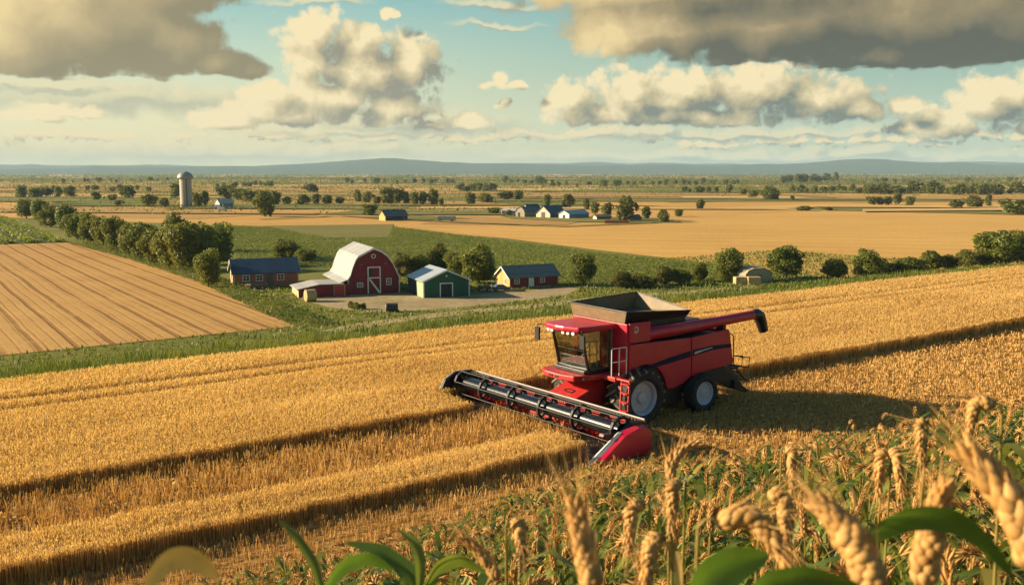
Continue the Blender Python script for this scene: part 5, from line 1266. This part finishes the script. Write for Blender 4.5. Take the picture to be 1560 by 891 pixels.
for k in range(6):
    a = k * math.pi / 3 + .2; x, z = RX + RR * math.cos(a), RZ + RR * math.sin(a); bt.tube([(x, H0 + .2, z), (x, H1 - .3, z)], .022, 8)
    for i in range(78): y = H0 + .28 + i * (H1 - H0 - .65) / 77; tn.add([(x - .008, y, z), (x + .008, y, z), (x + .05 + .004, y, z - .24), (x + .05 - .004, y, z - .24)], [(0, 1, 2, 3)]); tn.add([(x, y - .008, z), (x, y + .008, z), (x + .05, y + .004, z - .24), (x + .05, y - .004, z - .24)], [(0, 1, 2, 3)])
bt.build('reel_bats', M_BLKM, hd, smooth=True); tn.build('reel_tines', M_BLKM, hd)
cb_ = MB().box(4.15, 4.22, H0, H1, .06, .11)
for k in range(110): y = H0 + .05 + k * (H1 - H0 - .1) / 109; cb_.add([(4.22, y - .02, .07), (4.22, y + .02, .07), (4.22, y, .10), (4.36, y, .075)], [(0, 1, 3), (1, 2, 3), (2, 0, 3)])
cb_.build('cutter_bar', M_STEEL, hd)
# far end: dark frame plate; near end: red divider shield
pe = [(4.05, .06), (2.36, .08), (2.3, 1.0), (2.6, 1.2), (3.4, 1.22), (3.9, .95), (4.2, .4)]
MB().prism(pe, 1, H0 - .10, H0 - .02).build('end_plate', M_BLK, hd, bevel=.02)
rim_ = MB(); rim_.tube([(p_[0], H0 - .12, p_[1]) for p_ in pe + pe[:1]], .03, 6); rim_.build('end_plate_edge', M_STEEL, hd, smooth=True)
sh_ = MB(); out = [(4.78, .02), (2.35, .03), (2.22, .30), (2.20, .74), (2.50, 1.0), (2.9, 1.03), (3.55, .84)]; inn_ = [(4.6, .06), (2.45, .06), (2.35, .3), (2.33, .72), (2.55, .94), (2.9, .97), (3.5, .8)]
nn = len(out); vs = [(x, H1 + .03, z) for x, z in out] + [(x - .02, H1 + .30, z) for x, z in inn_] + [(x, H1 - .02, z) for x, z in out]
sh_.add(vs, [list(range(nn, 2 * nn))] + [(i, (i + 1) % nn, nn + (i + 1) % nn, nn + i) for i in range(nn)] + [(2 * nn + i, 2 * nn + (i + 1) % nn, (i + 1) % nn, i) for i in range(nn)] + [list(range(2 * nn, 3 * nn))[::-1]])
sh_.build('end_shield', M_RED, hd, bevel=.03)
MB().hexa([(2.3, H1 - .16, .8), (3.6, H1 - .16, .72), (3.6, H1 - .025, .72), (2.3, H1 - .025, .8)], [(2.45, H1 - .16, 1.1), (2.95, H1 - .16, 1.12), (2.95, H1 - .025, 1.12), (2.45, H1 - .025, 1.1)]).build('shield_cap', M_BLK, hd, bevel=.02)
MB().hexa([(4.80, H1 - .1, .03), (4.9, H1 + .02, .0), (4.7, H1 + .12, .02), (4.6, H1 - .02, .04)], [(3.55, H1 + .0, .90), (3.62, H1 + .05, .88), (3.52, H1 + .12, .86), (3.46, H1 + .04, .88)]).build('divider_nose', M_PLATE, hd)
MB().prism([(3.7, .82), (4.05, .86), (4.1, .78), (3.7, .70)], 1, H1 - .32, H1 - .12).build('reel_arm', M_BLK, hd); MB().prism([(2.4, 1.0), (3.45, .74), (3.45, .60), (2.4, .86)], 1, H1 - .24, H1 - .17).prism([(2.4, 1.0), (3.45, .74), (3.45, .60), (2.4, .86)], 1, H0 + .04, H0 + .11).build('reel_arm', M_BLK, hd)
#==PART5==
# ------------------------------------------------------------------ wheat plants on the near hillside
def curve3(a, b, c, n):
    """smooth curve through three points"""
    a, b, c = (np.asarray(q, float) for q in (a, b, c)); m = 2 * b - .5 * (a + c); t = np.linspace(0, 1, n)[:, None]
    return (1 - t) ** 2 * a + 2 * t * (1 - t) * m + t ** 2 * c


def frames(C):
    d = np.gradient(C, axis=0); d /= np.linalg.norm(d, axis=1, keepdims=True)
    ref = np.array([.31, .95, .05]); a = np.cross(d, ref); a /= np.linalg.norm(a, axis=1, keepdims=True); b = np.cross(d, a)
    return d, a, b


def kernel(seg, rings):
    """a plump grain along +z, unit length, unit width"""
    ts = np.linspace(0, 1, rings); rs = np.sin(np.pi * np.clip(ts, .04, .97)) ** .75 * (1 - .25 * ts)
    V = np.array([[r * .5 * math.cos(2 * math.pi * k / seg), r * .5 * math.sin(2 * math.pi * k / seg), t] for t, r in zip(ts, rs) for k in range(seg)])
    Q = np.array([[i * seg + k, i * seg + (k + 1) % seg, (i + 1) * seg + (k + 1) % seg, (i + 1) * seg + k] for i in range(rings - 1) for k in range(seg)])
    return V, Q


def ear_mesh(C, width, levels, around, seg, rings, rng, awn=0.0):
    """grains in rows round the curve C (base to tip)"""
    KV, KQ = kernel(seg, rings); V, Q = [], []; n0 = 0
    L = np.linalg.norm(np.diff(C, axis=0), axis=1).sum(); d, a, b = frames(C); N = len(C) - 1
    for l in range(levels):
        t = (l + .2) / (levels + .6); f = t * N; i = min(int(f), N - 1); w = f - i
        p = C[i] * (1 - w) + C[i + 1] * w; dd, aa, bb = d[i], a[i], b[i]
        tap = (.72 + .5 * math.sin(math.pi * min(t + .22, 1.0))) * (1 - .35 * max(t - .7, 0) / .3)
        kl = 2.7 * L / levels; kw = width * .43 * tap
        for k in range(around):
            ang = 2 * math.pi * (k + .5 * (l % 2)) / around + rng.uniform(-.15, .15)
            r = aa * math.cos(ang) + bb * math.sin(ang); tilt = .34 + rng.uniform(-.12, .12)
            z = dd * math.cos(tilt) + r * math.sin(tilt); x = np.cross(z, np.cross(r, dd)); x /= np.linalg.norm(x); y = np.cross(z, x)
            o = p + r * width * .14 * tap; s = rng.uniform(.9, 1.1)
            V.append(o + KV[:, :1] * x * kw * .85 * s + KV[:, 1:2] * y * kw * s + KV[:, 2:] * z * kl * s); Q.append(KQ + n0); n0 += len(KV)
            if awn and rng.uniform() < .7:
                q0 = o + z * kl * .9; q1 = q0 + (dd * 1.0 + r * rng.uniform(.1, .4)) * awn * rng.uniform(.6, 1.1); e = y * .0007
                V.append(np.array([q0 - e, q0 + e, q1 + e * .3, q1 - e * .3])); Q.append(np.array([[0, 1, 2, 3]]) + n0); n0 += 4
    return np.concatenate(V), np.concatenate(Q)


def stem_mesh(C, r0, r1, seg):
    d, a, b = frames(C); n = len(C); V = []
    for i in range(n):
        r = r0 + (r1 - r0) * i / (n - 1)
        for k in range(seg): V.append(C[i] + (a[i] * math.cos(2 * math.pi * k / seg) + b[i] * math.sin(2 * math.pi * k / seg)) * r)
    Q = [[i * seg + k, i * seg + (k + 1) % seg, (i + 1) * seg + (k + 1) % seg, (i + 1) * seg + k] for i in range(n - 1) for k in range(seg)]
    return np.array(V), np.array(Q)


def leaf_mesh(C, width, side=None, fold=.25, across=3, tipw=0.05):
    """blade along C, widest at a third, creased along its middle"""
    d = np.gradient(C, axis=0); d /= np.linalg.norm(d, axis=1, keepdims=True); n = len(C)
    if side is None: side = np.cross(d.mean(0), [0, 0, 1])
    sd = side - d * (d @ side)[:, None]; sd /= np.linalg.norm(sd, axis=1, keepdims=True); up = np.cross(sd, d)
    t = np.linspace(0, 1, n); w = width * np.clip(np.sin(np.pi * np.clip(t * .80 + .16, 0, 1)) ** .8, tipw, 1); w[-1] = width * tipw
    V = []
    for i in range(n):
        for s in np.linspace(-1, 1, across): V.append(C[i] + sd[i] * s * w[i] / 2 + up[i] * abs(s) * fold * w[i] / 2)
    Q = [[i * across + k, i * across + k + 1, (i + 1) * across + k + 1, (i + 1) * across + k] for i in range(n - 1) for k in range(across - 1)]
    return np.array(V), np.array(Q)


def arch(base, ang, L, rise, drop, n=9, twist=0.0):
    """leaf centre line: out from the stem at angle ang, up, then over"""
    t = np.linspace(0, 1, n); rad = L * (t - .12 * t ** 2); z = rise * np.sin(np.pi * .5 * np.minimum(t * 1.7, 1.0)) - drop * np.clip(t - .42, 0, 1) ** 1.5
    aa = ang + twist * t
    return np.asarray(base) + np.column_stack([np.cos(aa) * rad, np.sin(aa) * rad, z])


KINDS = [  # height, ear bend, leaves, leaf width, label
    (.80, 'hang', 5, .026, 'ripe wheat plant whose ear hangs straight down among green leaves'), (.78, 'nod', 5, .026, 'wheat plant with a gently nodding golden ear on the near hillside'),
    (.80, 'up', 4, .022, 'slender wheat plant with an upright golden ear on the near hillside'), (.70, 'nod', 6, .036, 'short leafy wheat plant with broad green blades and a small ear'),
    (.74, 'hang', 4, .028, 'wheat plant with broad blades folding over its hanging ear'), (.86, 'nod', 4, .024, 'tall wheat plant with a curved ear rising over its neighbours'),
    (.66, 'none', 8, .040, 'earless green plant with wide arching blades between the wheat'), (.72, 'up', 4, .026, 'stout wheat plant with an upright ear and several green blades')]


def plant_arrays(k, seed, fine):
    """stem, ear and leaf pieces of one plant kind, as (material, vertices, quads)"""
    h, bend, nl, lw, _ = KINDS[k]; r = np.random.default_rng(seed); out = []
    lx, ly = r.uniform(-.08, .08, 2); top = np.array([lx, ly, h])
    C = curve3((0, 0, 0), (lx * .3, ly * .3, h * .55), top, 7 if fine else 4)
    a = r.uniform(0, 6.28); dx, dy = math.cos(a), math.sin(a); eL = r.uniform(.085, .11)
    if bend == 'hang': pts = [(0, 0, 0), (.035, 0, .018), (.062, 0, -.012)]; ear = [(.062, 0, -.012), (.078, 0, -.05), (.080, 0, -.012 - eL)]
    elif bend == 'nod': pts = [(0, 0, 0), (.012, 0, .03), (.032, 0, .05)]; ear = [(.032, 0, .05), (.075, 0, .068), (.032 + eL * .85, 0, .03)]
    elif bend == 'up': pts = [(0, 0, 0), (.002, 0, .02), (.006, 0, .04)]; ear = [(.006, 0, .04), (.013, 0, .04 + eL * .5), (.03, 0, .04 + eL)]
    rot = lambda p: top + np.array([p[0] * dx, p[0] * dy, p[2]])
    if bend != 'none':
        C2 = curve3(*[rot(p) for p in pts], 5 if fine else 3); E = curve3(*[rot(p) for p in ear], 9)
        C = np.concatenate([C, C2[1:]])
    out.append(('stem', *stem_mesh(C, .0028, .0014, 6 if fine else 3)))
    if bend != 'none': out.append(('ear', *(ear_mesh(E, .019, 12, 4, 6, 5, r, .045) if fine else ear_mesh(E, .021, 8, 3, 4, 3, r))))
    for i in range(nl):
        t = .42 + .54 * (i + r.uniform(.2, .8)) / nl; b = np.array([lx * t * t, ly * t * t, h * t]); L = r.uniform(.20, .36) * (1.15 if bend == 'none' else 1)
        A = arch(b, r.uniform(0, 6.28), L, r.uniform(.06, .16), r.uniform(.15, .5), 9 if fine else 5, r.uniform(-.5, .5))
        out.append(('leaf', *leaf_mesh(A, lw * r.uniform(.8, 1.25), None, .3, 3 if fine else 2)))
    return out


PM = {'stem': M_STEM, 'ear': M_EAR, 'leaf': M_BLADE}
rp = np.random.default_rng(17)
n = 11500; X = rp.uniform(-5.5, 8.5, n); Y = rp.uniform(.25, 13.2, n); Zg = bank_ground(X, Y); P = np.column_stack([X, Y, Zg])
keep = (Zg > FZ - .6) & seen(P + [0, 0, .75], 220) & (np.hypot(X, Y) > .45)
hz = P + [0, 0, .95]; u, v, d = project(hz)
keep &= ~((Y < 1.3) & (v < 760))                             # nothing tall right before the lens but the plants set out below
P = P[keep]; order = np.argsort(np.linalg.norm(P - CAM, axis=1)); P = P[order]
kinds = rp.choice(len(KINDS), len(P), p=[.17, .16, .06, .15, .15, .05, .2, .06])
u, v, d = project(P + [0, 0, .78]); infr = (u > 0) & (u < 1560) & (v < 905)
single = np.zeros(len(P), bool); single[np.where(infr)[0][:270]] = True
PLG = 'wheat plants crowding the near hillside'
protos = {}
for i in np.where(single)[0]:
    k = int(kinds[i])
    if k not in protos:
        r = empty('wheat_plant', (0, 0, 0), 0, KINDS[k][4], 'wheat plant', PLG)
        for nm, V, Q in plant_arrays(k, 200 + k, True): fast_mesh(nm, V, Q, PM[nm], smooth=True, parent=r)
        protos[k] = r; o = r
    else: o = copy_tree(protos[k])
    o.location = P[i]; s = rp.uniform(.88, 1.12); o.scale = (s * 1.1, s * 1.1, s); o.rotation_euler = (rp.normal(0, .07), rp.normal(0, .07), rp.uniform(0, 6.28))
low = {k: [plant_arrays(k, 300 + k * 5 + j, False) for j in range(4)] for k in range(len(KINDS))}
MI = {'stem': 0, 'ear': 1, 'leaf': 2}; flat = {}
for k, vs in low.items():
    flat[k] = []
    for pl in vs:
        V, Q, M, n0 = [], [], [], 0
        for nm, v_, q_ in pl: V.append(v_); Q.append(q_ + n0); M.append(np.full(len(q_), MI[nm])); n0 += len(v_)
        flat[k].append((np.concatenate(V), np.concatenate(Q), np.concatenate(M)))
VV, QQ, MM, n0 = [], [], [], 0
for i in np.where(~single)[0]:
    V, Q, M = flat[int(kinds[i])][rp.integers(4)]; a = rp.uniform(0, 6.28); s = rp.uniform(.85, 1.15); c_, s_ = math.cos(a), math.sin(a)
    W = V * [s * 1.15, s * 1.15, s]; lean = rp.normal(0, .08, 2)
    W = np.column_stack([W[:, 0] * c_ - W[:, 1] * s_ + lean[0] * W[:, 2], W[:, 0] * s_ + W[:, 1] * c_ + lean[1] * W[:, 2], W[:, 2]]) + P[i]
    VV.append(W); QQ.append(Q + n0); MM.append(M); n0 += len(V)
o = fast_mesh('wheat_crowd', np.concatenate(VV), np.concatenate(QQ), [M_STEM, M_EAR, M_BLADE], np.concatenate(MM), smooth=True)
tag(o, 'crowd of ripening wheat with green leaves covering the hillside below the camera', 'wheat', kind='stuff')


# plants close to the lens, each set out by itself
def at(u, v, dep): d = pix_ray(u, v); return CAM + d * (dep / np.linalg.norm(d))
def hero(label, dep, ear, wpx, foot, leaves=(), name='wheat_plant', awn=.05, seed=1, group=None):
    """ear: three picture places from its base to its tip; foot: where the stem meets the ground (x, y offset from the ear base)"""
    r = np.random.default_rng(seed)
    E = [at(u, v, dep) for u, v in ear] if ear else None
    top = E[0] if ear else at(*leaves[0][0][0], leaves[0][3])
    gx_, gy_ = top[0] + foot[0], top[1] + foot[1]; gz = float(bank_ground(gx_, gy_)) - .03
    root = np.array([gx_, gy_, gz]); t = empty(name, tuple(root), 0, label, 'wheat plant' if ear else 'green plant', group)
    if ear:
        d0 = E[0] - (E[1] - E[0]) * .6
        mid = root + (d0 - root) * .6 + [0, 0, .06]
        C = np.concatenate([curve3(root, mid, d0, 9), curve3(d0, (d0 + E[0]) / 2 + (d0 - mid) * .02, E[0], 4)[1:]]) - root
        fast_mesh('stem', *stem_mesh(C, .0032, .0018, 8), M_STEM, smooth=True, parent=t)
        EC = curve3(*E, 14) - root
        fast_mesh('ear', *ear_mesh(EC, wpx / F * dep, 14, 5, 10, 8, r, awn), M_EAR, smooth=True, parent=t)
    else:
        C = curve3(root, (root + top) / 2 + [.02, 0, .03], top, 8) - root; fast_mesh('stem', *stem_mesh(C, .004, .003, 8), M_STEM, smooth=True, parent=t)
    for pts, wp, mat, dl in leaves:
        Cp = np.array([at(*q, dl + j * .012) for j, q in enumerate(pts)]); tt = np.linspace(0, 1, len(Cp)); ti = np.linspace(0, 1, 22)
        c = np.column_stack([np.interp(ti, tt, Cp[:, k]) for k in range(3)])
        kk = np.array([.25, .5, .25])
        for _ in range(5): c[1:-1] = sum(kk[q] * c[q:len(c) - 2 + q] for q in range(3))
        dm = c[-1] - c[0]; view = c.mean(0) - CAM; sd = np.cross(view, dm); sd = sd / np.linalg.norm(sd) + .45 * view / np.linalg.norm(view)
        fast_mesh('leaf', *leaf_mesh(c - root, wp / F * dl, sd, .30, 7), mat, smooth=True, parent=t)
    return t


hero('largest wheat ear, blurred, leaning in from the right margin', .95, [(1575, 870), (1545, 775), (1463, 683)], 58, (.10, .12), seed=1)
hero('big blurred ear leaning left at the bottom edge, right of the arched ear', .9, [(1335, 905), (1296, 820), (1246, 768)], 62, (.05, .10), seed=2)
hero('fat ear bowed over to the right with its tip pointing down', 1.1, [(1096, 800), (1150, 796), (1200, 866)], 40, (-.02, .08), seed=3)
hero('whiskered upright ear standing alone at the bottom edge below the harvester', 1.0, [(905, 900), (889, 828), (874, 762)], 42, (.02, .08), awn=.06, seed=4)
hero('upright ear close to the lens behind the long green arching leaf', 1.05, [(1410, 895), (1418, 812), (1442, 742)], 46, (.02, .1), [([(1300, 835), (1345, 800), (1400, 783), (1455, 790), (1500, 822), (1545, 880)], 38, M_BLADE_NEAR, .92)], seed=5)
hero('thin pale ear curling right above the others in front of the cut field', 2.0, [(1023, 735), (1030, 696), (1066, 675)], 17, (.02, .05), seed=6)
hero('brown ear drooping at the bottom edge right of the whiskered ear', 1.45, [(1012, 826), (992, 840), (985, 905)], 30, (.03, .05), [([(1012, 824), (1024, 830), (1034, 860), (1038, 900)], 16, M_BLADE_DRY, 1.4)], seed=7)
hero('small hanging ear left of the thin curling ear', 1.9, [(980, 776), (964, 785), (958, 850)], 22, (.03, .04), seed=8)
hero('hanging ear directly below the thin curling ear', 1.9, [(1038, 742), (1026, 756), (1023, 822)], 21, (.0, .05), seed=9)
hero('plump hanging ear above the bowed ear', 1.6, [(1172, 762), (1192, 768), (1197, 830)], 32, (-.03, .05), seed=10)
hero('slim hanging ear left of the pair at the centre of the right hillside', 2.4, [(1196, 690), (1205, 700), (1206, 755)], 15, (.0, .05), seed=11)
hero('left ear of the hanging pair high on the right hillside', 2.3, [(1352, 694), (1342, 706), (1338, 760)], 16, (.02, .05), seed=12)
hero('right ear of the hanging pair high on the right hillside', 2.3, [(1353, 693), (1366, 706), (1374, 762)], 16, (.0, .06), seed=13)
hero('hanging ear near the skyline of the hillside at far right', 1.7, [(1512, 622), (1488, 618), (1478, 660)], 24, (.06, .05), seed=14)
hero('slim hanging ear left of the largest ear', 2.2, [(1410, 648), (1404, 660), (1405, 712)], 16, (.0, .05), seed=15)
hero('small ear bent over near the lower left end of the hillside', 1.7, [(778, 805), (790, 812), (798, 872)], 19, (.0, .05), seed=16)
hero('pale ear leaning left beside the small bent ear', 1.7, [(758, 885), (738, 850), (702, 818)], 20, (.0, .05), seed=17)
hero('green plant with two broad bright leaves spreading right at the bottom edge', .8, None, 0, (.0, .06), [([(1050, 930), (1075, 885), (1115, 858), (1172, 846)], 66, M_BLADE_NEAR, .8), ([(1130, 925), (1165, 888), (1230, 876), (1310, 892)], 40, M_BLADE_NEAR, .85)], 'leafy_plant', seed=18)
hero('plant with a dry leaf curling over to the right at the lower left edge', .8, None, 0, (.02, .08), [([(214, 925), (225, 882), (252, 850), (285, 846), (318, 866), (332, 885)], 34, M_BLADE_DRY, .8)], 'leafy_plant', seed=19)
hero('plant with one pointed green blade standing in front of the stubble at left', 1.2, None, 0, (.05, .06), [([(492, 905), (478, 858), (452, 818), (424, 792)], 15, M_BLADE, 1.2), ([(490, 905), (520, 862), (560, 848), (600, 868)], 24, M_BLADE_NEAR, 1.25)], 'leafy_plant', seed=20)
hero('low plant with broad green blades at the bottom edge left of centre', 1.2, None, 0, (.0, .06), [([(640, 910), (622, 868), (580, 838), (525, 826)], 24, M_BLADE_NEAR, 1.3), ([(640, 910), (668, 862), (700, 850), (740, 872)], 22, M_BLADE, 1.3), ([(640, 910), (640, 850), (628, 822), (606, 806)], 18, M_BLADE, 1.3)], 'leafy_plant', seed=21)

# ------------------------------------------------------------------ the air
hz_m, t, out = base_mat('haze air')
vol = t.node('ShaderNodeVolumePrincipled', None, Color=(0.60, 0.82, 0.95), Density=7e-5, Anisotropy=0.0)
t.l.new(vol.outputs[0], out.inputs['Volume'])
hb = MB().box(-13500, 13500, -300, 13400, -1.5, 190).build('haze', hz_m); hb['kind'] = 'stuff'
tag(hb, 'thin pale haze of the air over the whole plain', 'haze')
